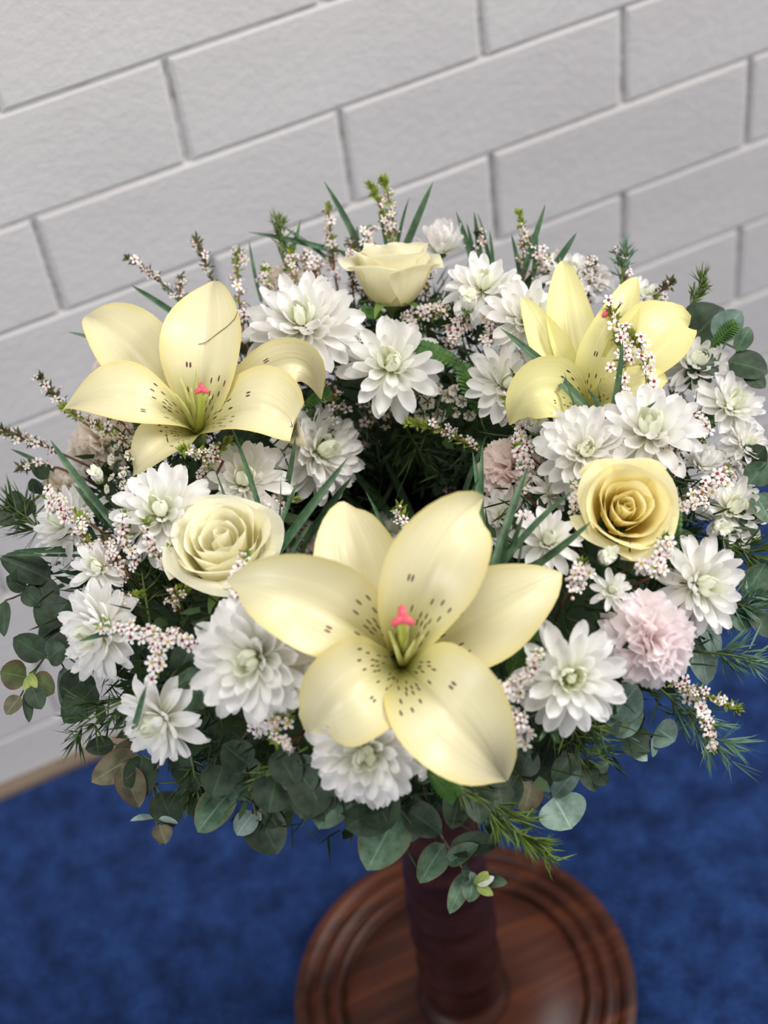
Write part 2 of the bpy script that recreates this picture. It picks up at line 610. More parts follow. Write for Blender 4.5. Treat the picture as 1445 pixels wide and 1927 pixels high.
def quadstrip(p, d, L, wd, bend, r):
    """narrow bent needle of four triangles"""
    d = nrm(d)
    s = nrm(np.cross(d, r))
    k = np.cross(s, d)
    a, b, c = p, p + d * L * .5 + k * bend * L * .35, p + d * L + k * bend * L
    return [a - s * wd * .5, a + s * wd * .5, b - s * wd * .6, b + s * wd * .6, c], [(0, 1, 3, 2), (2, 3, 4)]


bag = Bag()
for i in range(12500):
    a = rng.uniform(0, 2 * math.pi)
    b = rng.uniform(-1.4, math.pi + 1.1)
    rr = rng.uniform(.048, .096 if rng.random() < .4 else .072)
    c = np.array([math.cos(a), math.sin(a), 0]) * RMAJ + RC
    n = np.array([math.cos(a) * math.cos(b), math.sin(a) * math.cos(b), math.sin(b)])
    p = c + n * rr * np.array([1, 1, .95])
    d = n + rng.normal(0, .75, 3)
    if rng.random() < .78:
        V, F = quadstrip(p, d, rng.uniform(.012, .03), rng.uniform(.0011, .0019), rng.uniform(-.5, .5), rng.normal(0, 1, 3))
        bag.add(V, F, None, 0)
    else:
        V, F = quadstrip(p, d, rng.uniform(.010, .020), rng.uniform(.004, .008), rng.uniform(-.4, .4), rng.normal(0, 1, 3))
        bag.add(V, F, None, 1)
ff = obj('filler_foliage', bag.mesh('filler_foliage', [FILL, FILL2]), kind='stuff')
ff['label'] = 'dense dark green filler foliage covering the wreath ring between the flowers'
ff['category'] = 'foliage'

# ------------------------------------------------------------------ data
# positions in metres in the room: x along the wall, y towards the wall, z up; origin under the pedestal
MUMS = [
 [[0.0024,0.145,0.8945],[0.0256,-0.0819,0.9963],0.0481,"full","large white chrysanthemum facing upward between the cream rose and the long-petalled lily at the back"],
 [[0.0526,0.0982,0.8658],[-0.0835,-0.4191,0.9041],0.0432,"open","white chrysanthemum with a tight green heart on the inner slope below the back cream rose"],
 [[0.1441,0.1163,0.8895],[0.1054,-0.1459,0.9837],0.0351,"open","white chrysanthemum with a tall pale heart behind the single round bud"],
 [[0.1472,0.2003,0.869],[0.1754,0.1315,0.9757],0.0265,"globe","globe shaped white chrysanthemum on the rim beside the back cream rose"],
 [[0.1606,0.0764,0.8799],[0.2184,-0.363,0.9058],0.0374,"open","white chrysanthemum half hidden by the outer petal of the upright yellow lily"],
 [[0.1227,0.0397,0.8588],[0.1761,-0.5535,0.814],0.0352,"open","white chrysanthemum on the inner slope under the upright yellow lily, crossed by its drooping petal"],
 [[0.2246,0.1222,0.86],[0.2363,0.0234,0.9714],0.0288,"open","white chrysanthemum on the back rim behind the tallest lily petals"],
 [[0.2614,0.0697,0.864],[0.3998,-0.0876,0.9124],0.0191,"open","small white chrysanthemum peeping over the back rim between two lily petals"],
 [[0.2671,0.0024,0.84],[0.2915,-0.3224,0.9006],0.0348,"open","white chrysanthemum beside the broad end petal of the upright yellow lily near the eucalyptus"],
 [[0.2737,-0.0418,0.8287],[0.3409,-0.33,0.8803],0.0317,"open","white chrysanthemum at the outer rim above the frilled white carnation"],
 [[0.1268,-0.0781,0.8893],[-0.0596,-0.4803,0.8751],0.0366,"full","dense white chrysanthemum with a small green eye directly above the buttery yellow rose"],
 [[0.1762,-0.0867,0.8896],[-0.0552,-0.1362,0.9891],0.0425,"open","white chrysanthemum with a tall closed heart and spread petals behind the buttery yellow rose"],
 [[-0.0219,0.092,0.8145],[0.4379,-0.655,0.6157],0.0425,"full","white chrysanthemum on the inner slope tucked below the broad lily petal, facing the hole"],
 [[-0.1615,0.0195,0.8898],[-0.1483,-0.2131,0.9657],0.0392,"open","white chrysanthemum with a rounded closed heart behind the pale cream rose"],
 [[-0.0928,0.0474,0.8577],[0.0546,-0.253,0.9659],0.0375,"open","white chrysanthemum crossed by two thin grass blades between the cream rose and the hole"],
 [[-0.2209,0.0979,0.8347],[-0.6544,0.0657,0.7533],0.0339,"full","pale chrysanthemum at the outer edge under the cluster of tiny white waxflowers"],
 [[-0.2172,0.0089,0.872],[-0.2379,-0.2795,0.9302],0.0236,"half","small half open chrysanthemum with a greenish heart near the outer edge"],
 [[-0.2311,-0.0292,0.8526],[-0.812,-0.1806,0.555],0.0378,"full","cream white chrysanthemum facing outward over the red tinged eucalyptus tips"],
 [[-0.149,-0.1324,0.8877],[-0.5078,-0.477,0.7174],0.0467,"full","largest white chrysanthemum with many layers beside the foremost lily, below the cream rose"],
 [[-0.2174,-0.1079,0.8358],[-0.8022,-0.5088,0.3123],0.0359,"open","white chrysanthemum hanging low with long drooping petals beside the round dull green leaf"],
 [[-0.1063,-0.206,0.8471],[-0.3269,-0.7475,0.5782],0.0419,"full","white chrysanthemum hanging under the foremost lily, its top covered by petals"],
 [[-0.0655,-0.2114,0.8301],[-0.2157,-0.8446,0.49],0.0288,"open","white chrysanthemum mostly hidden behind the two lowest petals of the foremost lily"],
 [[0.0327,-0.2276,0.8597],[-0.1405,-0.6292,0.7645],0.0398,"open","bright white chrysanthemum with a yellow green eye next to the pink carnation"],
 [[0.1565,-0.1866,0.838],[0.1942,-0.7561,0.625],0.0382,"open","white chrysanthemum at the outer rim between the pink carnation and green eucalyptus"],
 [[0.2342,-0.1073,0.7947],[0.2432,-0.4215,0.8736],0.0336,"open","white chrysanthemum at the outer rim behind the waxflower cluster beside the yellow rose"],
 [[0.0744,-0.0478,0.8187],[0.034,-0.1812,0.9829],0.029,"open","white chrysanthemum behind the upright grass blades below the pale pink carnation"],
 [[0.0988,-0.0796,0.8632],[0.124,-0.4442,0.8873],0.0173,"half","small greenish chrysanthemum squeezed between the pale pink carnation and the yellow rose"],
 [[0.0662,-0.1373,0.8849],[0.0304,-0.3027,0.9526],0.0266,"half","small white chrysanthemum with a lemon heart crossed by grass blades beside the yellow rose"],
 [[-0.123,-0.1659,0.8726],[-0.4853,-0.5209,0.7023],0.0217,"half","small greenish white chrysanthemum with few petals touching the lowest lily petal"],
 [[0.026,0.0811,0.7029],[0.1054,-0.1459,0.9837],0.0221,"half","small white chrysanthemum showing between the two upper petals of the foremost lily"],
 [[0.0875,-0.1862,0.8723],[-0.0136,-0.4984,0.8668],0.0162,"half","little half open chrysanthemum directly above the pink carnation"],
 [[0.0917,-0.1718,0.8884],[0.008,-0.4569,0.8895],0.0115,"bud","creamy chrysanthemum bud below the yellow rose"],
 [[-0.1912,0.0831,0.8837],[-0.0803,-0.1884,0.9788],0.0088,"bud","round pale green chrysanthemum bud beside the frilly cream carnation"],
 [[0.1217,0.0963,0.8983],[0.0546,-0.253,0.9659],0.0124,"bud","round white chrysanthemum bud in front of the back rim, next to the back cream rose"],
 [[0.1877,-0.1626,0.8586],[-0.1496,-0.7419,0.6536],0.0108,"bud","round greenish chrysanthemum bud on a bare stalk at the outer rim"],
 [[0.2049,-0.1104,0.8627],[0.2461,-0.1923,0.95],0.0173,"globe","half opened cup shaped chrysanthemum on a stalk above the waxflower cluster beside the yellow rose"],
 [[0.1159,-0.0253,0.8736],[-0.128,-0.2857,0.9497],0.0135,"bud","large greenish chrysanthemum bud under the drooping petal of the upright lily"],
 [[0.2679,-0.073,0.8171],[0.3928,-0.4398,0.8076],0.0218,"open","white chrysanthemum low on the outer rim next to the frilled white carnation"],
]
LILIES = [
 [[-0.0596,-0.1638,0.8579],[-0.1586,-0.5603,0.8129],[[[-0.0682,-0.1322,0.9236],[-0.0545,-0.0799,0.9405],0.0591,0],[[-0.0074,-0.184,0.8981],[0.0545,-0.1822,0.9074],0.0616,0],[[-0.1039,-0.1966,0.8983],[-0.1364,-0.184,0.8569],0.0638,0],[[-0.1032,-0.1532,0.9363],[-0.1505,-0.1076,0.9425],0.0616,0],[[-0.0309,-0.1704,0.9495],[0.0222,-0.1378,0.9573],0.0616,0],[[-0.0568,-0.2342,0.8922],[-0.031,-0.2586,0.824],0.0724,0]],[-0.062,-0.188,0.9377],[[-0.0688,-0.1782,0.9173],[-0.0499,-0.1887,0.9134],[-0.0562,-0.1665,0.9175],[-0.0574,-0.1915,0.9157],[-0.0703,-0.1883,0.9148],[-0.0557,-0.1779,0.9144]],"largest pale yellow lily at the front, wide open with dark speckles and a pink stigma","wide"],
 [[-0.1057,0.1129,0.8619],[-0.0601,-0.2615,0.9633],[[[-0.1262,0.1579,0.9157],[-0.1482,0.2182,0.9282],0.0574,0],[[-0.0343,0.0956,0.9142],[-0.0119,0.083,0.8823],0.0377,9],[[-0.1404,0.0864,0.8902],[-0.1678,0.0879,0.8704],0.0394,0],[[-0.147,0.1099,0.9224],[-0.1971,0.147,0.9069],0.0492,0],[[-0.0826,0.1282,0.9223],[-0.0486,0.1948,0.9356],0.0623,0],[[-0.0682,0.0654,0.9123],[-0.0378,0.054,0.8702],0.0599,0]],[-0.0985,0.0887,0.9242],[[-0.1075,0.1121,0.9218],[-0.1165,0.1032,0.9183],[-0.0921,0.1163,0.9228],[-0.0922,0.0906,0.914],[-0.1029,0.1043,0.9162]],"pale yellow lily with a tall upright petal and brown scratch beside the back cream rose","wide"],
 [[0.1624,-0.0192,0.862],[0.1754,0.1315,0.9757],[[[0.1763,0.0317,0.8993],[0.2033,0.0908,0.9216],0.0409,0],[[0.2196,-0.0126,0.8999],[0.2675,0.0083,0.888],0.0529,9],[[0.1818,-0.0437,0.8934],[0.2215,-0.0376,0.8894],0.0329,9],[[0.1513,0.0167,0.8969],[0.1557,0.0688,0.9232],0.0337,0.3],[[0.1901,-0.004,0.9045],[0.2417,0.0419,0.9236],0.0393,-0.3],[[0.1268,-0.0257,0.9074],[0.1005,-0.0154,0.886],0.0473,9]],[0.2002,0.0144,0.9153],[[0.1916,0.0116,0.8969],[0.1937,-0.0008,0.9002]],"lemon yellow lily standing upright with narrow pointed petals near the outer eucalyptus","cup"],
]
ROSES = [
 [[-0.1332,-0.0282,0.8911],[-0.0404,0.0153,0.9991],0.0366,"cream","pale cream rose beside the longest petal of the foremost lily"],
 [[0.1277,-0.1407,0.8905],[-0.0136,-0.4984,0.8668],0.0323,"yellow","buttery yellow rose with a deep golden heart above the pink carnation"],
 [[0.0919,0.1712,0.904],[0.3062,0.4551,0.8361],0.0357,"cream","cream rose seen from the side on the back rim of the wreath"],
]
CARNATIONS = [
 [[0.1013,-0.222,0.8523],[0.0862,-0.6206,0.7794],0.0308,"pink","soft pink carnation with frilled petals, the pinkest bloom in the wreath"],
 [[0.0962,-0.0198,0.8378],[-0.2602,-0.3231,0.9099],0.0265,"blush","faded blush carnation behind waxflower sprigs on the edge of the hole"],
 [[-0.1718,0.1797,0.8314],[-0.2514,-0.0753,0.9649],0.0281,"cream","frilly cream carnation below the low petals of the scratched lily"],
 [[0.2589,-0.0802,0.8119],[0.3979,-0.534,0.746],0.0211,"white","frilled white carnation at the outer rim under the eucalyptus leaves"],
 [[-0.1457,0.2219,0.8633],[-0.4109,0.0747,0.9086],0.0146,"blush","small piece of blush carnation showing behind the scratched lily"],
 [[-0.0447,0.0854,0.7324],[0.1007,-0.2708,0.9574],0.0193,"blush","blush carnation deep between the cream rose and the foremost lily"],
 [[-0.2165,0.1477,0.8292],[-0.4362,0.0213,0.8996],0.0192,"cream","cream carnation at the outer edge above the white waxflower cluster"],
 [[0.2407,0.1086,0.8671],[0.3315,-0.0028,0.9434],0.0172,"white","white carnation on the back rim between the tall lily petals"],
 [[0.0239,0.2444,0.8658],[0.0553,0.1057,0.9929],0.0186,"cream","cream carnation on the back rim beside the waxflower spike"],
]
STATICE = [
 [[-0.1506,-0.1488,0.8582],[-0.3973,-0.4241,0.8138],0.0149,9,"papery cream statice cluster under the largest chrysanthemum"],
 [[0.0722,0.0827,0.8341],[-0.5762,-0.5641,0.5914],0.0194,9,"papery white statice cluster on the inner slope below the green hearted chrysanthemum"],
 [[0.0305,0.2402,0.8567],[0.0867,0.6498,0.7552],0.0169,7,"papery cream statice cluster on the back rim next to the waxflower spike"],
 [[-0.0422,0.0836,0.7314],[0.4292,-0.7283,-0.5342],0.0131,6,"papery white statice beside the cream rose at its grass blades"],
 [[0.095,0.0631,0.8392],[-0.6542,-0.3516,0.6696],0.0151,7,"papery white statice at the back of the hole near the fern"],
 [[0.2474,-0.004,0.8234],[0.8995,-0.0582,0.433],0.0142,6,"papery white statice between the lily end petal and the outer chrysanthemum"],
 [[-0.1626,0.1029,0.8803],[-0.1642,0.0918,0.9822],0.0136,6,"papery cream statice under the lowest petal of the scratched lily"],
 [[-0.1763,0.0789,0.8777],[-0.2023,0.0767,0.9763],0.0111,5,"papery cream statice behind the closed heart chrysanthemum"],
]
SPRIGS = [
 [[-0.0351,0.2395,0.8557],[-0.0361,0.2783,0.9091],14,26,0.0062,"brown","waxflower sprig with brown flower buds leaning over the scratched lily"],
 [[-0.0363,0.1845,0.8696],[-0.0064,0.2666,0.8897],16,26,0.012,"fresh","waxflower sprig with red centred florets beside the tall lily petal"],
 [[-0.068,0.2539,0.8775],[-0.0949,0.2776,0.9142],16,22,0.0052,"brown","faded brown waxflower spike pointing outward on the back rim"],
 [[-0.0671,0.2476,0.8702],[-0.0598,0.2627,0.8901],8,10,0.0061,"brown","stubby brown waxflower sprig behind the tall lily petal"],
 [[0.0607,0.2294,0.8544],[0.075,0.2617,0.9051],22,14,0.0058,"fresh","slim upright waxflower spike on the back rim, packed with florets"],
 [[0.1125,0.2153,0.8646],[0.1115,0.2532,0.9163],14,40,0.0071,"green","tall green budded waxflower spike behind the back cream rose"],
 [[0.1156,0.2169,0.8678],[0.1228,0.2516,0.9192],12,36,0.0053,"green","tallest green waxflower spike with a forked tip on the back rim"],
 [[0.0732,0.1788,0.8688],[0.0981,0.24,0.8876],14,14,0.0113,"fresh","waxflower sprig between the spike and the back cream rose"],
 [[0.1953,0.1476,0.8592],[0.2089,0.1763,0.8979],14,22,0.007,"green","green and brown waxflower spike behind the open chrysanthemum on the back rim"],
 [[0.2035,0.1401,0.8553],[0.2099,0.1611,0.8814],14,12,0.0087,"fresh","waxflower sprig at the back rim close to the tallest lily petal"],
 [[0.2524,0.082,0.8589],[0.2597,0.1073,0.8829],12,12,0.0094,"brown","greyish waxflower sprig between two upright lily petals"],
 [[0.2543,0.0641,0.8545],[0.2829,0.062,0.8754],7,16,0.0093,"brown","small brown waxflower twig above the broad end petal of the upright lily"],
 [[0.1737,-0.0476,0.8888],[0.2029,0.0191,0.9205],22,24,0.0117,"fresh","waxflower sprig standing in front of the upright yellow lily"],
 [[0.1864,-0.074,0.8832],[0.204,-0.0105,0.9148],20,20,0.0093,"fresh","arching waxflower sprig with white florets in front of the lily end petal"],
 [[0.1021,-0.0308,0.8608],[0.1074,0.0053,0.8829],22,12,0.0071,"fresh","waxflower spike with yellow centred florets at the drooping lily petal tip"],
 [[0.0906,0.0133,0.82],[0.0479,0.0593,0.8406],16,34,0.0066,"green","green budded waxflower sprig reaching across the hole"],
 [[0.0019,0.1052,0.7912],[0.0062,0.1094,0.8488],24,12,0.0147,"fresh","waxflower cluster on the inner slope beside the tucked chrysanthemum"],
 [[0.0312,0.1153,0.7603],[0.0301,0.1008,0.8264],20,10,0.0124,"fresh","waxflower cluster hanging at the back of the hole"],
 [[0.044,0.0931,0.8108],[0.0444,0.0915,0.8407],9,14,0.0094,"fresh","waxflower tuft under the green hearted chrysanthemum"],
 [[0.0169,0.1216,0.848],[0.045,0.1237,0.8786],16,14,0.0076,"brown","budded waxflower sprig between the two chrysanthemums below the back rose"],
 [[0.0823,0.1367,0.8679],[0.1093,0.1161,0.8835],20,20,0.0077,"fresh","waxflower sprig lying along the foot of the back cream rose"],
 [[0.1022,0.0957,0.8621],[0.1187,0.1046,0.8784],26,8,0.0109,"fresh","dense waxflower cluster under the round bud"],
 [[0.1297,0.0798,0.8672],[0.1399,0.0935,0.8798],22,8,0.01,"fresh","dense waxflower cluster between the bud and the half hidden chrysanthemum"],
 [[-0.1617,0.1063,0.8882],[-0.1906,0.1763,0.8779],12,28,0.0064,"green","waxflower sprig with bright green tips under the outermost lily petal"],
 [[-0.1561,0.1237,0.8872],[-0.1627,0.1463,0.8917],6,16,0.0064,"green","short green waxflower tip touching the low lily petals"],
 [[-0.1032,0.0518,0.8847],[-0.1294,0.0519,0.9108],12,22,0.0063,"green","green waxflower sprig across the throat of the scratched lily"],
 [[-0.1211,0.0564,0.8716],[-0.092,0.0704,0.8837],14,18,0.0071,"green","waxflower sprig rising beside the low right petal of the scratched lily"],
 [[-0.2094,0.0595,0.8677],[-0.2291,0.0986,0.8705],30,12,0.0094,"fresh","bright waxflower cluster hanging over the outer edge by the grass blades"],
 [[-0.2144,0.0182,0.8678],[-0.2153,0.0478,0.8884],18,24,0.0107,"green","green and pink waxflower sprig by the small half open chrysanthemum"],
 [[-0.1913,0.0018,0.877],[-0.1865,0.0239,0.8984],14,12,0.0061,"fresh","waxflower sprig with a large red centred floret on the closed heart chrysanthemum"],
 [[-0.1763,-0.0092,0.8795],[-0.176,0.0078,0.8997],10,10,0.0053,"fresh","thin waxflower twig crossing the closed heart chrysanthemum"],
 [[-0.1988,-0.009,0.8692],[-0.2039,0.0198,0.8836],22,10,0.0106,"brown","waxflower cluster between the two outer chrysanthemums"],
 [[-0.1727,-0.0159,0.8697],[-0.1675,-0.0159,0.89],12,18,0.0083,"green","waxflower tuft close beside the pale cream rose"],
 [[-0.1766,-0.0918,0.878],[-0.2323,-0.051,0.8867],26,26,0.0079,"fresh","long waxflower sprig lying over the cream chrysanthemum facing outward"],
 [[-0.1876,-0.0764,0.8823],[-0.2105,-0.1002,0.8758],18,10,0.0087,"fresh","drooping waxflower cluster above the low hanging chrysanthemum"],
 [[-0.101,0.0148,0.8592],[-0.0583,0.0371,0.833],24,20,0.0078,"fresh","waxflower sprig with red and yellow centres along the crossed chrysanthemum"],
 [[-0.1442,-0.0941,0.9095],[-0.1285,-0.0775,0.9245],12,18,0.005,"fresh","waxflower twig leaning on the pale cream rose"],
 [[-0.0155,-0.226,0.8628],[0.0161,-0.2201,0.8861],26,18,0.0076,"fresh","waxflower sprig between the lowest lily petal and the bright chrysanthemum"],
 [[-0.0065,-0.2205,0.8678],[-0.0197,-0.228,0.874],12,20,0.0084,"fresh","waxflower tuft at the edge of the lowest lily petal"],
 [[-0.0074,-0.2366,0.8248],[-0.0115,-0.2327,0.8564],20,8,0.0085,"fresh","waxflower cluster beneath the bright white chrysanthemum"],
 [[0.1148,-0.2241,0.7944],[0.1598,-0.2385,0.7514],14,28,0.0067,"green","waxflower twig with a golden tip pointing over the blue carpet"],
 [[0.1277,-0.2176,0.778],[0.1282,-0.2565,0.7432],24,18,0.0068,"fresh","drooping waxflower spray under the pink carnation"],
 [[0.1662,-0.1429,0.8656],[0.2171,-0.1262,0.8651],28,18,0.009,"fresh","waxflower cluster beside the yellow rose, leaning to the outer rim"],
 [[0.1213,-0.1829,0.8638],[0.1391,-0.17,0.8825],18,14,0.008,"fresh","waxflower cluster at the foot of the yellow rose"],
 [[0.1146,-0.1692,0.8679],[0.1238,-0.1835,0.8687],16,14,0.0088,"fresh","waxflower tuft between the yellow rose and the pink carnation"],
 [[0.0624,-0.1741,0.8757],[0.0755,-0.1695,0.8912],18,14,0.0101,"fresh","waxflower cluster at the tip of the lily petal below the grass blades"],
 [[0.0681,-0.1166,0.867],[0.0599,-0.1141,0.8861],18,8,0.0097,"fresh","waxflower tuft amid the grass blades"],
 [[0.0822,-0.0692,0.8642],[0.0911,-0.0459,0.883],20,14,0.0054,"fresh","waxflower spike in front of the faded blush carnation"],
 [[0.0971,-0.1146,0.8796],[0.1071,-0.1046,0.8896],14,8,0.006,"fresh","waxflower twig between the dense chrysanthemum and the yellow rose"],
 [[0.1761,-0.1189,0.8766],[0.1807,-0.1034,0.8902],14,12,0.0068,"brown","waxflower tuft on the spread petals behind the yellow rose"],
 [[0.2469,-0.0224,0.8188],[0.2204,-0.0867,0.86],16,8,0.01,"fresh","waxflower cluster near the serrated fern at the outer rim"],
 [[-0.1814,0.1904,0.8481],[-0.1971,0.2184,0.8785],10,34,0.011,"brown","dark waxflower branch with small leaves on the outer edge behind the lily"],
 [[-0.2005,0.1688,0.8349],[-0.2415,0.1904,0.8683],16,30,0.0067,"brown","blurred brown waxflower twig stretching out past the wreath edge"],
 [[-0.2117,0.16,0.8366],[-0.2384,0.1649,0.8464],8,22,0.01,"brown","dark waxflower twig low at the outer edge"],
 [[-0.0117,-0.0647,0.8637],[-0.0067,-0.05,0.8779],8,12,0.0053,"green","green waxflower bud twig between the upper petals of the foremost lily"],
 [[-0.0287,-0.0679,0.8564],[-0.0262,-0.0612,0.8627],6,4,0.0038,"fresh","single yellow centred waxflower caught between the upper lily petals"],
 [[-0.1499,-0.1771,0.8454],[-0.1569,-0.1731,0.8515],8,16,0.0078,"green","waxflower twig with a yellow tip under the small greenish chrysanthemum"],
 [[-0.1652,-0.1507,0.8411],[-0.143,-0.1663,0.8608],14,8,0.0079,"fresh","waxflower cluster beside the papery statice at the front"],
 [[0.0759,0.0811,0.7288],[0.0775,0.0689,0.7296],14,8,0.0116,"brown","shaded waxflower cluster low inside the hole"],
 [[0.2429,-0.0608,0.8076],[0.2435,-0.0866,0.8042],12,8,0.0082,"fresh","waxflower tuft next to the cup shaped chrysanthemum"],
 [[0.0413,0.2329,0.8519],[0.0442,0.2482,0.8771],16,10,0.0089,"fresh","waxflower sprig on the back rim next to the slim spike"],
 [[0.204,0.1102,0.8371],[0.2155,0.117,0.8498],10,8,0.0087,"fresh","waxflower tuft behind the outer petal of the upright lily"],
 [[0.0175,0.2053,0.8659],[0.0351,0.2555,0.8828],16,22,0.0087,"green","green waxflower sprig on the back rim beside the cream carnation"],
 [[0.0303,0.1894,0.8692],[0.0514,0.2425,0.8665],20,16,0.0112,"fresh","waxflower cluster on the back rim between the cream carnation and the slim spike"],
 [[0.0603,0.1876,0.8682],[0.0832,0.2391,0.8806],14,20,0.0087,"brown","brownish waxflower sprig close behind the back cream rose"],
 [[-0.0033,0.207,0.8656],[0.0092,0.2548,0.8736],14,22,0.0087,"green","green waxflower sprig behind the large upward facing chrysanthemum"],
 [[0.1104,0.1557,0.869],[0.1283,0.1866,0.8724],14,20,0.0095,"brown","waxflower sprig between the back cream rose and the globe shaped chrysanthemum"],
 [[0.2093,0.1238,0.8475],[0.2162,0.1424,0.8706],16,18,0.0105,"fresh","waxflower sprig behind the half hidden chrysanthemum and the tallest lily petal"],
 [[0.2263,0.1008,0.8512],[0.2416,0.117,0.8763],14,18,0.0095,"brown","waxflower sprig at the back rim in front of the white carnation"],
 [[0.2568,0.0392,0.8442],[0.2684,0.0619,0.8666],14,20,0.0093,"green","waxflower sprig just behind the broad end petal of the upright lily"],
 [[-0.1037,0.2358,0.8614],[-0.1046,0.248,0.8757],12,20,0.0096,"brown","waxflower sprig at the outer edge behind the curled lily petal"],
 [[-0.2141,-0.0205,0.8548],[-0.1998,-0.0287,0.873],14,18,0.0098,"green","waxflower tuft in the dark gap beside the small half open chrysanthemum"],
 [[-0.1794,-0.0417,0.8627],[-0.1711,-0.0452,0.8792],12,22,0.0097,"green","waxflower tuft in the dark gap under the pale cream rose"],
 [[0.1753,0.1841,0.8703],[0.1764,0.1893,0.8831],10,10,0.0062,"brown","brown waxflower tip between the grass blades on the back rim"],
]
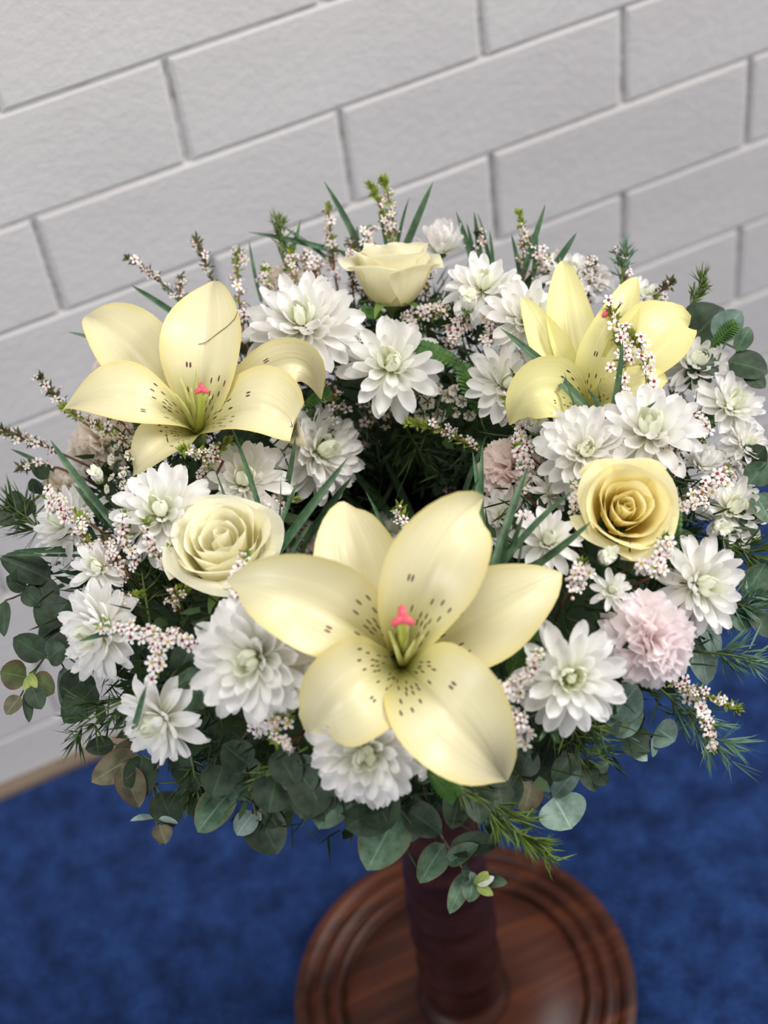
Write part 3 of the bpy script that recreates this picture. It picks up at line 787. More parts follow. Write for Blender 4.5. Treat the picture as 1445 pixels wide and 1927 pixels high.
GRASS = [
 ["grass blades fanning up behind the slim waxflower spike",[[[0.0887,0.2264,0.8614],[0.0778,0.2707,0.9243],0.00623],[[0.0646,0.2454,0.8746],[0.0065,0.2724,0.9009],0.00489],[[0.0553,0.2469,0.8731],[0.0314,0.267,0.9023],0.00534],[[0.0199,0.2461,0.8665],[0.0508,0.2655,0.9006],0.00444],[[-0.0019,0.2468,0.867],[0.0043,0.269,0.8958],0.00398],[[0.0321,0.2532,0.8789],[0.0266,0.2666,0.9001],0.00399]]],
 ["grass blades standing behind the back cream rose beside the tallest waxflower",[[[0.118,0.2158,0.8675],[0.1581,0.2309,0.9169],0.00666],[[0.114,0.2177,0.8679],[0.1373,0.2357,0.9061],0.00488],[[0.1059,0.2245,0.8724],[0.1113,0.2429,0.8968],0.00399],[[0.1211,0.2174,0.8707],[0.1434,0.229,0.9008],0.00399],[[0.0881,0.2355,0.8782],[0.0916,0.2443,0.8902],0.00355]]],
 ["grass blades standing beside the globe shaped chrysanthemum",[[[0.1655,0.1703,0.8504],[0.1672,0.2101,0.8962],0.00618],[[0.1685,0.1703,0.8519],[0.1792,0.2005,0.8975],0.0053],[[0.172,0.1667,0.8558],[0.1813,0.1989,0.8966],0.0044],[[0.1751,0.1651,0.8556],[0.1857,0.187,0.8851],0.0044],[[0.1695,0.1871,0.8708],[0.1719,0.2011,0.8881],0.00352]]],
 ["grass blades rising behind the tallest lily petal",[[[0.1968,0.15,0.8624],[0.2283,0.1679,0.9056],0.00568],[[0.2112,0.1356,0.8608],[0.2404,0.138,0.8919],0.00609],[[0.1949,0.156,0.8618],[0.1991,0.174,0.8838],0.00394],[[0.2059,0.1483,0.8653],[0.2169,0.161,0.8851],0.00349]]],
 ["pair of blurred grass blades pointing outward behind the scratched lily",[[[-0.075,0.2468,0.8675],[-0.101,0.2654,0.8976],0.00525],[[-0.1383,0.2346,0.873],[-0.1634,0.2432,0.8926],0.00473],[[-0.0701,0.2546,0.8779],[-0.0777,0.2633,0.8932],0.0035]]],
 ["thick dark grass blade slanting across the upright lily with a shorter one",[[[0.147,-0.0482,0.8946],[0.1212,0.036,0.923],0.00734],[[0.1391,-0.0522,0.894],[0.1369,-0.0342,0.9281],0.00308],[[0.169,-0.0482,0.8944],[0.1892,-0.0263,0.9278],0.00504],[[0.1544,-0.0624,0.8949],[0.1417,-0.0613,0.9298],0.00461],[[0.1802,-0.067,0.8912],[0.1793,-0.0903,0.9248],0.00308]]],
 ["two thin grass blades crossing the chrysanthemum beside the scratched lily",[[[-0.0932,0.0186,0.8659],[-0.0906,0.0551,0.9132],0.00391],[[-0.0707,0.0315,0.8411],[-0.0458,0.0506,0.8817],0.00481],[[-0.1157,0.015,0.8818],[-0.1186,0.0087,0.9214],0.00347],[[-0.0791,0.0149,0.8498],[-0.075,0.0026,0.8967],0.00276]]],
 ["long grass blades bending over the hole beside the cream rose",[[[-0.1018,-0.05,0.8836],[-0.0378,-0.0478,0.9438],0.00671],[[-0.1059,-0.0454,0.8842],[-0.0625,0.005,0.8849],0.00448],[[-0.0445,0.0493,0.7812],[-0.0114,0.0396,0.8291],0.00588],[[-0.0954,-0.0592,0.8835],[-0.0775,-0.0679,0.9185],0.00334],[[-0.0821,-0.0476,0.8726],[-0.0752,-0.0647,0.9167],0.00339]]],
 ["grass blades crossing each other above the foremost lily",[[[0.0335,0.0851,0.7084],[0.0054,0.1196,0.7713],0.00673],[[0.0464,0.0809,0.7086],[0.0372,0.1051,0.7677],0.00673],[[0.0131,0.0987,0.7147],[0.0363,0.0862,0.7508],0.00494],[[0.0116,0.1005,0.7158],[-0.0115,0.1094,0.7578],0.00494],[[-0.0237,-0.0592,0.865],[-0.0304,-0.0522,0.9099],0.00342],[[-0.0069,-0.0638,0.8658],[-0.0186,-0.0757,0.8928],0.00304],[[-0.0006,0.1059,0.7174],[0.0126,0.0886,0.7466],0.00359]]],
 ["upright grass blades at the curled tip of the foremost lily",[[[0.0111,-0.141,0.894],[0.0547,-0.0472,0.9007],0.00539],[[0.0132,-0.1424,0.8942],[0.0619,-0.0495,0.9054],0.00574],[[0.0574,-0.0109,0.8136],[0.0839,-0.0063,0.8656],0.00447],[[0.0107,-0.1376,0.8935],[0.0088,-0.1241,0.9265],0.00288],[[0.0167,-0.1434,0.8944],[0.0279,-0.1234,0.9269],0.00323],[[0.0441,-0.0577,0.8542],[0.0416,-0.0866,0.9165],0.00348]]],
 ["long dark grass blades leaning beside the yellow rose",[[[0.0197,-0.1494,0.8949],[0.0741,-0.0995,0.9259],0.0068],[[0.0281,-0.1488,0.8949],[0.0869,-0.1396,0.9298],0.00538],[[0.0479,-0.1572,0.8947],[0.0841,-0.1677,0.9268],0.00537],[[0.0522,-0.1604,0.8943],[0.0653,-0.176,0.9266],0.00429],[[0.0239,-0.1491,0.8949],[0.0322,-0.1481,0.9299],0.00394],[[0.0368,-0.1397,0.8944],[0.0478,-0.1424,0.9299],0.00469],[[0.0391,-0.147,0.8949],[0.0405,-0.1555,0.9299],0.00359]]],
 ["dark grass blades crossing the outer edge beside the pale bud",[[[-0.1946,0.075,0.8562],[-0.2116,0.1352,0.8898],0.00637],[[-0.1997,0.0744,0.8536],[-0.2111,0.0657,0.9051],0.00478],[[-0.1714,0.0822,0.8631],[-0.1731,0.0526,0.9146],0.00359],[[-0.1741,0.0612,0.864],[-0.176,0.0272,0.9147],0.00276]]],
 ["straight dark grass blades pointing outward past the wreath edge",[[[-0.2252,0.0814,0.8276],[-0.2681,0.071,0.8595],0.00485],[[-0.2281,0.0727,0.827],[-0.2807,0.1056,0.8253],0.00362],[[-0.2236,0.0429,0.8404],[-0.2441,0.0077,0.8904],0.00433],[[-0.2254,0.1672,0.8435],[-0.2405,0.1761,0.8585],0.00376]]],
 ["short dark grass blades over the outward facing cream chrysanthemum",[[[-0.2258,-0.0507,0.8728],[-0.2511,-0.0658,0.8947],0.0044],[[-0.2217,-0.052,0.8753],[-0.2339,-0.0705,0.9059],0.0033],[[-0.2351,-0.1059,0.8404],[-0.2221,-0.1249,0.8963],0.00508],[[-0.163,-0.1035,0.8903],[-0.1805,-0.1108,0.921],0.00463]]],
 ["short grass blades under the bright white chrysanthemum",[[[-0.0013,-0.2343,0.8015],[-0.013,-0.2567,0.8668],0.00433],[[0.0141,-0.2293,0.816],[-0.0078,-0.2628,0.859],0.0036],[[0.025,-0.2314,0.8079],[0.0023,-0.2654,0.8552],0.00326],[[0.045,-0.2316,0.791],[0.0291,-0.2759,0.8315],0.0033],[[0.0543,-0.2299,0.7887],[0.0351,-0.2758,0.8301],0.00331]]],
]
EUCALYPTUS = [
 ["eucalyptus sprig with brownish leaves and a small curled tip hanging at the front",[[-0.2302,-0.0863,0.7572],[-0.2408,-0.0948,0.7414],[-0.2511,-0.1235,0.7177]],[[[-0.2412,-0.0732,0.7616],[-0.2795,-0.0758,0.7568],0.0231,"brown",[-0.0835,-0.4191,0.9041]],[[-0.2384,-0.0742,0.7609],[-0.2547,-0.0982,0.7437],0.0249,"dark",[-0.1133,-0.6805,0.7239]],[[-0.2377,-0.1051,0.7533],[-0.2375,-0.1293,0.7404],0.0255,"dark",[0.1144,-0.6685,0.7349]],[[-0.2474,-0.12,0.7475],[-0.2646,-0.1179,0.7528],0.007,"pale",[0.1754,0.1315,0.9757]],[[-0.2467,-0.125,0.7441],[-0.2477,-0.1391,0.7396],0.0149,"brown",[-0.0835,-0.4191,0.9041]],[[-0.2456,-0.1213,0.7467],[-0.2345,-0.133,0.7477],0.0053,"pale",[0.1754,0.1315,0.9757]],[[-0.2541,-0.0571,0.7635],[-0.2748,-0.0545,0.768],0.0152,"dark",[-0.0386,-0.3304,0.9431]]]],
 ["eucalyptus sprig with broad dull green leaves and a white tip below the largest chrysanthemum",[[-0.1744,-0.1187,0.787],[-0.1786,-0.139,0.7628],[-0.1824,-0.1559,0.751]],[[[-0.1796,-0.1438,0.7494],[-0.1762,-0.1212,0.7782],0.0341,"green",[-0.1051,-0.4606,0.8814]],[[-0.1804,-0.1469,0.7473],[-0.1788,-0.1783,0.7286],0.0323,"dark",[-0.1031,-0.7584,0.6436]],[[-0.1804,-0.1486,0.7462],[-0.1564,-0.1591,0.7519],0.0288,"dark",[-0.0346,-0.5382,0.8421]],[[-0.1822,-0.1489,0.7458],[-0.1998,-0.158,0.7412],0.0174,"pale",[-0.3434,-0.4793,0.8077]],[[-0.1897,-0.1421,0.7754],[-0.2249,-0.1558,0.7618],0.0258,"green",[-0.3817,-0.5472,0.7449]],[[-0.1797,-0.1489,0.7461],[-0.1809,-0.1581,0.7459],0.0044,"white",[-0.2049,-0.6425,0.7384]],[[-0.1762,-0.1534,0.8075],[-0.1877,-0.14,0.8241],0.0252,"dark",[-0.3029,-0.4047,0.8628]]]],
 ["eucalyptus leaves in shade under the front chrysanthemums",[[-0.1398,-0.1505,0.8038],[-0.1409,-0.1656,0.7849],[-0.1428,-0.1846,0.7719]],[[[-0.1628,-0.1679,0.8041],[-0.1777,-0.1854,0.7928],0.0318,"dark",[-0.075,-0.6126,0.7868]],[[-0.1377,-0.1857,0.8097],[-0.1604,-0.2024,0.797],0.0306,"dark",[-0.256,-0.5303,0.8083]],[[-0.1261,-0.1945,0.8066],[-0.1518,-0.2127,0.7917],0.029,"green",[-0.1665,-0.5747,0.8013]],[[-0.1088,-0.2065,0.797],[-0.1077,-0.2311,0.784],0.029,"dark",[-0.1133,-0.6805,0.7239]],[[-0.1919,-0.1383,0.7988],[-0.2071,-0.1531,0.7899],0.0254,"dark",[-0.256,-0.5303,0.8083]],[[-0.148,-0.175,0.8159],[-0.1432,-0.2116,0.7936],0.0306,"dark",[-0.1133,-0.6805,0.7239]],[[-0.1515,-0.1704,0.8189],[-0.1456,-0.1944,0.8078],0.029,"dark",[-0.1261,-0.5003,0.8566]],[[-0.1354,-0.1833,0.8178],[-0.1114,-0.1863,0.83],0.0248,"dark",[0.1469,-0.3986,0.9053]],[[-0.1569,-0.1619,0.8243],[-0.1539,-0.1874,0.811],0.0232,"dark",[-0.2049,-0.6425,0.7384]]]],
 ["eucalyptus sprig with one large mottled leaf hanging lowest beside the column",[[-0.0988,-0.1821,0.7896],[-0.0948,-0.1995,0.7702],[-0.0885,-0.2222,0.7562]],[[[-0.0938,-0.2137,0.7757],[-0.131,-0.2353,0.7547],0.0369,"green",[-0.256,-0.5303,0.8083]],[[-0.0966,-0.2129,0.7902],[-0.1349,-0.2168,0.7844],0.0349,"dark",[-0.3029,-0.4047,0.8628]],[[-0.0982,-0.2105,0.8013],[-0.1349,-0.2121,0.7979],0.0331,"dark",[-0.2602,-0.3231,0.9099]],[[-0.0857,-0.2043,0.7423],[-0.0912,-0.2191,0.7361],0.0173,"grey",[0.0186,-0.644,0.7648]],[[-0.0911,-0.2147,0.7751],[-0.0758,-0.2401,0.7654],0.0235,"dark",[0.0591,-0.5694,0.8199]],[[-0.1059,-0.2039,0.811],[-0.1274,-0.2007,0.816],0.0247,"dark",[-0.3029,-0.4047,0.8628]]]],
 ["eucalyptus sprig with small leaves and a lime green tip hanging before the column",[[-0.0695,-0.198,0.7491],[-0.0682,-0.2209,0.7242],[-0.0602,-0.2524,0.7031]],[[[-0.0713,-0.2301,0.7345],[-0.0979,-0.2438,0.7232],0.0214,"green",[-0.3029,-0.4047,0.8628]],[[-0.0701,-0.2348,0.732],[-0.0363,-0.2488,0.7373],0.018,"dark",[0.1007,-0.2708,0.9574]],[[-0.0755,-0.2409,0.7275],[-0.0515,-0.2447,0.739],0.0145,"green",[0.1007,-0.2708,0.9574]],[[-0.0644,-0.2515,0.7237],[-0.0878,-0.2683,0.7107],0.0137,"green",[-0.4669,-0.4894,0.7365]],[[-0.0626,-0.2559,0.7217],[-0.0729,-0.269,0.7155],0.0145,"green",[-0.075,-0.6126,0.7868]],[[-0.0617,-0.2581,0.7207],[-0.0437,-0.2717,0.7219],0.0102,"dark",[0.1469,-0.3986,0.9053]],[[-0.0627,-0.2523,0.7236],[-0.0695,-0.2526,0.7296],0.0128,"dark",[-0.0835,-0.4191,0.9041]],[[-0.0639,-0.2627,0.7223],[-0.0538,-0.2631,0.7329],0.0093,"lime",[0.008,-0.4569,0.8895]],[[-0.0629,-0.2632,0.7223],[-0.0512,-0.2673,0.73],0.0068,"white",[0.1018,-0.4878,0.867]],[[-0.0633,-0.264,0.7217],[-0.0567,-0.2755,0.7218],0.0076,"lime",[-0.0197,-0.7119,0.702]],[[-0.0638,-0.261,0.7233],[-0.0647,-0.2579,0.7338],0.006,"grey",[-0.0835,-0.4191,0.9041]]]],
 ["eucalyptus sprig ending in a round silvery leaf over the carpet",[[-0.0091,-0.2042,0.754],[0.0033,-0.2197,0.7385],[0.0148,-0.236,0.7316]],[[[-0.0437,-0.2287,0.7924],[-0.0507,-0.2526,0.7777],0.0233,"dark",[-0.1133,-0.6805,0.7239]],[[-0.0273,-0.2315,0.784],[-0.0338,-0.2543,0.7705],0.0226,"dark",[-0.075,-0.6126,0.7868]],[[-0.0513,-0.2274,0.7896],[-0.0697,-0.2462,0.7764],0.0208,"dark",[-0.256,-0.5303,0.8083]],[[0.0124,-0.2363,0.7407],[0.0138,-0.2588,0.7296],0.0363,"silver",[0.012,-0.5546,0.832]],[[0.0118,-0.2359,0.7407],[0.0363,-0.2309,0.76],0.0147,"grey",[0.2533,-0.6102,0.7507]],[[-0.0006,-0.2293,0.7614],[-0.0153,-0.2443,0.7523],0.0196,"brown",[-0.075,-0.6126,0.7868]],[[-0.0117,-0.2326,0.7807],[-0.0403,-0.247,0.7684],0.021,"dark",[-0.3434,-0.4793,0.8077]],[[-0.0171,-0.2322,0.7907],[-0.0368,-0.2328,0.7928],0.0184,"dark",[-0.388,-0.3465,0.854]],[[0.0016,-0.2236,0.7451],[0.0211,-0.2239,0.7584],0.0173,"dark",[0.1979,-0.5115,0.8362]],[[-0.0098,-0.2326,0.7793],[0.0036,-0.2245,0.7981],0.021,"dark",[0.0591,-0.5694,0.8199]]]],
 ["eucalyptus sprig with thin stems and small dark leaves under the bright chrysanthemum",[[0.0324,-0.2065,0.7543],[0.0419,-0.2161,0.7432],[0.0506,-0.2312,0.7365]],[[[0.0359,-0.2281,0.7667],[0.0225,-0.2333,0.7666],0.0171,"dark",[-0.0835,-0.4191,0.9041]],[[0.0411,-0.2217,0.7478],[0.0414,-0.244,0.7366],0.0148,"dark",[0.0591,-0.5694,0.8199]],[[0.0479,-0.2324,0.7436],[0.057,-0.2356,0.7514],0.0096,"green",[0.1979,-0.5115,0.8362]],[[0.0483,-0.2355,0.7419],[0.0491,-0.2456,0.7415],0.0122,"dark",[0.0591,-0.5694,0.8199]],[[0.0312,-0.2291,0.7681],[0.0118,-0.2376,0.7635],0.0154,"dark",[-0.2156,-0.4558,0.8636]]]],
 ["eucalyptus sprig with cupped leaves and a pale bud tip below the pink carnation",[[0.0657,-0.2086,0.7537],[0.0855,-0.2198,0.744],[0.1088,-0.2323,0.7437]],[[[0.0783,-0.2209,0.7505],[0.0885,-0.2385,0.7461],0.0271,"dark",[0.008,-0.4569,0.8895]],[[0.0759,-0.2213,0.7494],[0.0847,-0.2421,0.7419],0.0131,"silver",[-0.075,-0.6126,0.7868]],[[0.0982,-0.2294,0.7475],[0.0893,-0.2415,0.7426],0.0079,"grey",[0.5676,-0.5995,0.5643]],[[0.1015,-0.2259,0.7507],[0.1081,-0.2405,0.748],0.0237,"grey",[0.008,-0.4569,0.8895]],[[0.109,-0.2304,0.7459],[0.1128,-0.2341,0.7519],0.0039,"white",[-0.0835,-0.4191,0.9041]],[[0.0612,-0.2248,0.7774],[0.0886,-0.229,0.7895],0.03,"grey",[0.053,-0.3681,0.9283]],[[0.0661,-0.2239,0.7858],[0.0894,-0.2203,0.8036],0.0273,"grey",[0.008,-0.4569,0.8895]]]],
 ["pale grey eucalyptus leaf tucked beside the pink carnation",[[0.1608,-0.1668,0.7711],[0.162,-0.1806,0.754],[0.1634,-0.1897,0.7506]],[[[0.1626,-0.1714,0.7689],[0.1551,-0.2071,0.7439],0.0234,"silver",[0.2126,-0.6855,0.6964]],[[0.1707,-0.1727,0.7715],[0.1691,-0.1983,0.7569],0.018,"grey",[0.2533,-0.6102,0.7507]]]],
 ["eucalyptus sprig of large dark leaves at the outer rim behind the upright lily",[[0.2717,0.0198,0.8467],[0.2939,0.0164,0.8444],[0.3085,0.0005,0.8387]],[[[0.2766,0.0201,0.8498],[0.3069,0.0218,0.8678],0.0404,"dark",[0.053,-0.3681,0.9283]],[[0.289,0.0053,0.8555],[0.3137,0.0077,0.8726],0.0267,"grey",[0.1948,-0.3006,0.9336]],[[0.2887,-0.0148,0.8491],[0.3107,-0.037,0.844],0.0275,"dark",[0.1018,-0.4878,0.867]],[[0.2753,-0.0061,0.843],[0.2517,-0.0137,0.838],0.0239,"dark",[0.1018,-0.4878,0.867]],[[0.2966,-0.0132,0.8553],[0.3102,-0.0092,0.8707],0.0152,"green",[0.1979,-0.5115,0.8362]],[[0.2835,-0.008,0.8462],[0.2646,-0.0076,0.8494],0.0219,"dark",[0.008,-0.4569,0.8895]],[[0.2944,-0.0286,0.8463],[0.3021,-0.047,0.8406],0.0161,"dark",[0.155,-0.5936,0.7897]]]],
 ["eucalyptus sprig with blurred dark leaves at the outer rim beside the white carnation",[[0.2526,-0.0907,0.806],[0.2607,-0.1013,0.7936],[0.2659,-0.1158,0.7864]],[[[0.2589,-0.0877,0.8117],[0.277,-0.0873,0.8251],0.0233,"dark",[0.2533,-0.6102,0.7507]],[[0.2562,-0.0997,0.8065],[0.2714,-0.098,0.8203],0.0241,"green",[0.155,-0.5936,0.7897]],[[0.2549,-0.1092,0.8042],[0.2552,-0.1317,0.7928],0.0231,"green",[0.1144,-0.6685,0.7349]],[[0.2435,-0.1054,0.801],[0.2416,-0.1319,0.7855],0.0204,"dark",[0.1144,-0.6685,0.7349]]]],
 ["eucalyptus sprig hanging at the outer rim beside the outermost chrysanthemum",[[0.2007,-0.1607,0.7777],[0.2092,-0.1698,0.7667],[0.2252,-0.1808,0.7656]],[[[0.1961,-0.168,0.7758],[0.1976,-0.192,0.7635],0.0217,"green",[0.0186,-0.644,0.7648]],[[0.2089,-0.1694,0.7758],[0.2296,-0.1638,0.7945],0.0226,"green",[0.1144,-0.6685,0.7349]],[[0.2076,-0.1788,0.7742],[0.209,-0.2026,0.7619],0.0162,"dark",[0.0761,-0.7365,0.6722]],[[0.2124,-0.1781,0.7769],[0.2214,-0.1832,0.7831],0.018,"green",[0.155,-0.5936,0.7897]]]],
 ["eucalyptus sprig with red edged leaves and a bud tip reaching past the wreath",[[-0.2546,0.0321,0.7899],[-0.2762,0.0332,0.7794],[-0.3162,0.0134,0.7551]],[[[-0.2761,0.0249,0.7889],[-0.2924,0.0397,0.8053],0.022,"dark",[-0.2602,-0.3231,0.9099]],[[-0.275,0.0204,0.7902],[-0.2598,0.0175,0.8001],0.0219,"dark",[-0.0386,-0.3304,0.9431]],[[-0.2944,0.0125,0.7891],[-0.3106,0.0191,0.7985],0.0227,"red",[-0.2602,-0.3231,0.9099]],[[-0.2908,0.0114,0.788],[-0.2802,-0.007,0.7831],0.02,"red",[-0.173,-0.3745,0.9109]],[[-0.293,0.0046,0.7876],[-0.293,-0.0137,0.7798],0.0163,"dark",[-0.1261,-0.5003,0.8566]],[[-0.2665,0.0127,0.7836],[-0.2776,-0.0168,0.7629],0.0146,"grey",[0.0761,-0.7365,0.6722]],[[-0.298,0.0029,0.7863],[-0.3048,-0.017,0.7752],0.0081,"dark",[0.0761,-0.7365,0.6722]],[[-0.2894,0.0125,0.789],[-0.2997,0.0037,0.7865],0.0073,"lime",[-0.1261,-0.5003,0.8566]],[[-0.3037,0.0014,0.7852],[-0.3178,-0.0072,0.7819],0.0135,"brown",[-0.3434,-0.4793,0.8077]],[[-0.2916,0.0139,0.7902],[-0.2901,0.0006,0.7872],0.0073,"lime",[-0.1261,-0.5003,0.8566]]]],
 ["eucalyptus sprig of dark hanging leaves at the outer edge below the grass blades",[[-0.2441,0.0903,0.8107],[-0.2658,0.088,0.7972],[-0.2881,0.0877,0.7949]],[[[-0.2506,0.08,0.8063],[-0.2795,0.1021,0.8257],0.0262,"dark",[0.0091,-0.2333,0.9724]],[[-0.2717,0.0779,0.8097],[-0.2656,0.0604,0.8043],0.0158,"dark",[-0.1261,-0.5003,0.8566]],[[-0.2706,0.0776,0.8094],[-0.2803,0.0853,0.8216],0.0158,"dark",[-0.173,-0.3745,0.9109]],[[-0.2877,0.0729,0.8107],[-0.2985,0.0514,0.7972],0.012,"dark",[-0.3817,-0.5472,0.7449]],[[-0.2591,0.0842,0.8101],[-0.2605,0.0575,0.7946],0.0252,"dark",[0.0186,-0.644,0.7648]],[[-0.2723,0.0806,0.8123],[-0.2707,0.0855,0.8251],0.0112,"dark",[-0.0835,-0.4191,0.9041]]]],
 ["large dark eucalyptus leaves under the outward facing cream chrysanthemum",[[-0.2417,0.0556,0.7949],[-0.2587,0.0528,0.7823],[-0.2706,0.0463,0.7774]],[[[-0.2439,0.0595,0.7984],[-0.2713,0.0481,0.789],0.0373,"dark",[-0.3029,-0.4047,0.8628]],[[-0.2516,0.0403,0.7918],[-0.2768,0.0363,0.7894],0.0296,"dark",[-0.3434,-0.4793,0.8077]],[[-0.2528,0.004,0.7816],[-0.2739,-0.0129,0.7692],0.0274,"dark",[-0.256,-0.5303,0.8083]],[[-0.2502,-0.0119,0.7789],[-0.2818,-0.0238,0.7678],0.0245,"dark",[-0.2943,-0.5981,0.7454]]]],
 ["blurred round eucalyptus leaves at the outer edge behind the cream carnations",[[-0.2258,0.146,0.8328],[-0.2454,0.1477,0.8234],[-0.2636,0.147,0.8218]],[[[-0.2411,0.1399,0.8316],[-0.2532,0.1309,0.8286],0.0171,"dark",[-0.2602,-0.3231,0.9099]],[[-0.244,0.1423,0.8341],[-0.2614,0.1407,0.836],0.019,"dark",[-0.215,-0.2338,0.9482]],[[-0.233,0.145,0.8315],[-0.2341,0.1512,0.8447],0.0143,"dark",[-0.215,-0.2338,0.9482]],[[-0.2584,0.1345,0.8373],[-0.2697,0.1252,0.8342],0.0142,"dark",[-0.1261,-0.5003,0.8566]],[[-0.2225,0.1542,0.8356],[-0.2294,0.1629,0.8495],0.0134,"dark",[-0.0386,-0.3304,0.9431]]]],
 ["single broad dull green eucalyptus leaf with reddish rim beside the largest chrysanthemum",[[-0.1755,-0.0722,0.8273],[-0.1783,-0.0713,0.8218],[-0.1809,-0.0758,0.8213]],[[[-0.1807,-0.093,0.8502],[-0.2031,-0.1118,0.8358],0.0346,"green",[-0.3,-0.5056,0.8089]],[[-0.1792,-0.0756,0.8553],[-0.1995,-0.0884,0.8467],0.0212,"dark",[-0.2156,-0.4558,0.8636]]]],
 ["brown edged eucalyptus leaves behind the low hanging chrysanthemum",[[-0.2488,-0.0613,0.7653],[-0.251,-0.0705,0.7513],[-0.2516,-0.0848,0.7428]],[[[-0.254,-0.0753,0.7598],[-0.2551,-0.1036,0.743],0.0222,"brown",[-0.1133,-0.6805,0.7239]],[[-0.2407,-0.0659,0.7621],[-0.2595,-0.069,0.7623],0.0161,"brown",[-0.3434,-0.4793,0.8077]],[[-0.2178,-0.0999,0.7799],[-0.2135,-0.1271,0.7655],0.0192,"dark",[-0.0197,-0.7119,0.702]],[[-0.2191,-0.1054,0.7538],[-0.2189,-0.1309,0.7398],0.0177,"dark",[-0.056,-0.7732,0.6316]]]],
]
FERNS = [
 ["dark serrated fern leaf at the back of the hole beside the green hearted chrysanthemum",[0.1086,0.0718,0.8553],[0.077,0.1016,0.8751],0.0192,[-0.0159,-0.3954,0.9184]],
 ["small serrated fern leaf under the broad lily petal by the hole",[-0.0236,0.1158,0.8407],[0.0037,0.1071,0.8578],0.0143,[-0.0159,-0.3954,0.9184]],
 ["comb like fern frond in front of the lily end petal",[0.2467,0.0218,0.8285],[0.2217,0.0242,0.8727],0.0186,[-0.0159,-0.3954,0.9184]],
 ["serrated fern leaf between the outer chrysanthemums",[0.234,-0.0594,0.8169],[0.2742,-0.0275,0.8354],0.0171,[-0.0159,-0.3954,0.9184]],
 ["pale green fern frond at the foot of the yellow rose",[0.1389,-0.1752,0.8365],[0.1658,-0.1435,0.8692],0.0112,[-0.0159,-0.3954,0.9184]],
 ["dark fern frond at the shaded inner slope under the upright lily",[0.0994,0.0378,0.8363],[0.0992,0.0644,0.8716],0.0215,[-0.0159,-0.3954,0.9184]],
 ["green fern tip on the outer rim above the white chrysanthemum",[0.2811,0.0037,0.8493],[0.3051,0.0013,0.8677],0.0166,[-0.0159,-0.3954,0.9184]],
 ["green fern tip lying at the foot of the back cream rose",[0.0742,0.15,0.8672],[0.0529,0.1496,0.8859],0.0145,[-0.0159,-0.3954,0.9184]],
 ["dark fern frond below the pink carnation and the lily petal",[-0.0015,-0.2051,0.8519],[0.0208,-0.1958,0.8795],0.0178,[-0.0159,-0.3954,0.9184]],
 ["dark fern frond at the bottom under the foremost lily",[-0.0727,-0.2197,0.8209],[-0.0632,-0.2475,0.8132],0.0213,[-0.0159,-0.3954,0.9184]],
]
NEEDLES = [
 ["feathery green conifer spray hanging over the pedestal base",[-0.0707,-0.2134,0.811],[-0.0064,-0.2778,0.7224],0.0287,260,"olive"],
 ["bluish needle spray under the pink carnation spreading over the carpet",[0.1159,-0.1975,0.7585],[0.1387,-0.2728,0.7384],0.0424,110,"blue"],
 ["green needle spray at the outer rim beside the round bud",[0.2099,-0.1155,0.7873],[0.2341,-0.1578,0.7856],0.0361,90,"olive"],
 ["dark needle spray at the outer edge beside the low hanging chrysanthemum",[-0.2151,-0.0722,0.8219],[-0.291,-0.0421,0.7702],0.0413,110,"dark"],
 ["dark green needle spray between the cream rose and the outer chrysanthemums",[-0.1983,-0.0298,0.8492],[-0.1887,0.0039,0.8674],0.0454,90,"dark"],
 ["dark needle spray hanging under the low chrysanthemum",[-0.2079,-0.1098,0.786],[-0.216,-0.1315,0.7456],0.0376,90,"dark"],
 ["green needle spray below the bright white chrysanthemum",[0.0306,-0.2213,0.8133],[0.0462,-0.228,0.7456],0.0472,70,"olive"],
 ["needle spray crossing the outer rim near the outermost chrysanthemum",[0.1863,-0.162,0.7753],[0.2095,-0.1864,0.7752],0.0354,70,"blue"],
 ["blurred needle spray at the outer edge under the cream carnations",[-0.24,0.1134,0.8164],[-0.2628,0.1447,0.8421],0.033,80,"dark"],
 ["soft pale needle plume rising over the outer eucalyptus leaves",[0.2834,0.0359,0.8625],[0.3033,0.0422,0.8872],0.0151,50,"olive"],
 ["needle plume standing on the back rim left of the spike",[0.0242,0.2488,0.8712],[0.0344,0.2707,0.9079],0.0177,50,"olive"],
 ["grey green needle plume on the back rim beside the narrow lily petal",[0.252,0.0871,0.8638],[0.2669,0.1045,0.8905],0.0111,40,"blue"],
 ["dark needle spray inside the hole against the far slope",[0.0551,0.0929,0.8053],[0.0604,0.0691,0.7804],0.0472,90,"dark"],
 ["bluish needle tips spreading behind the pale grey leaf",[0.162,-0.1947,0.7638],[0.1944,-0.2217,0.7615],0.0272,60,"blue"],
 ["lime tipped needle spray crossing the broad dull leaf at the front",[-0.1451,-0.1695,0.8194],[-0.1842,-0.1611,0.7907],0.0087,34,"olive"],
]

CAMP = np.array([-0.2671, -0.8286, 1.7747])     # flowers are turned towards the front of the stand
# ------------------------------------------------------------------ chrysanthemums


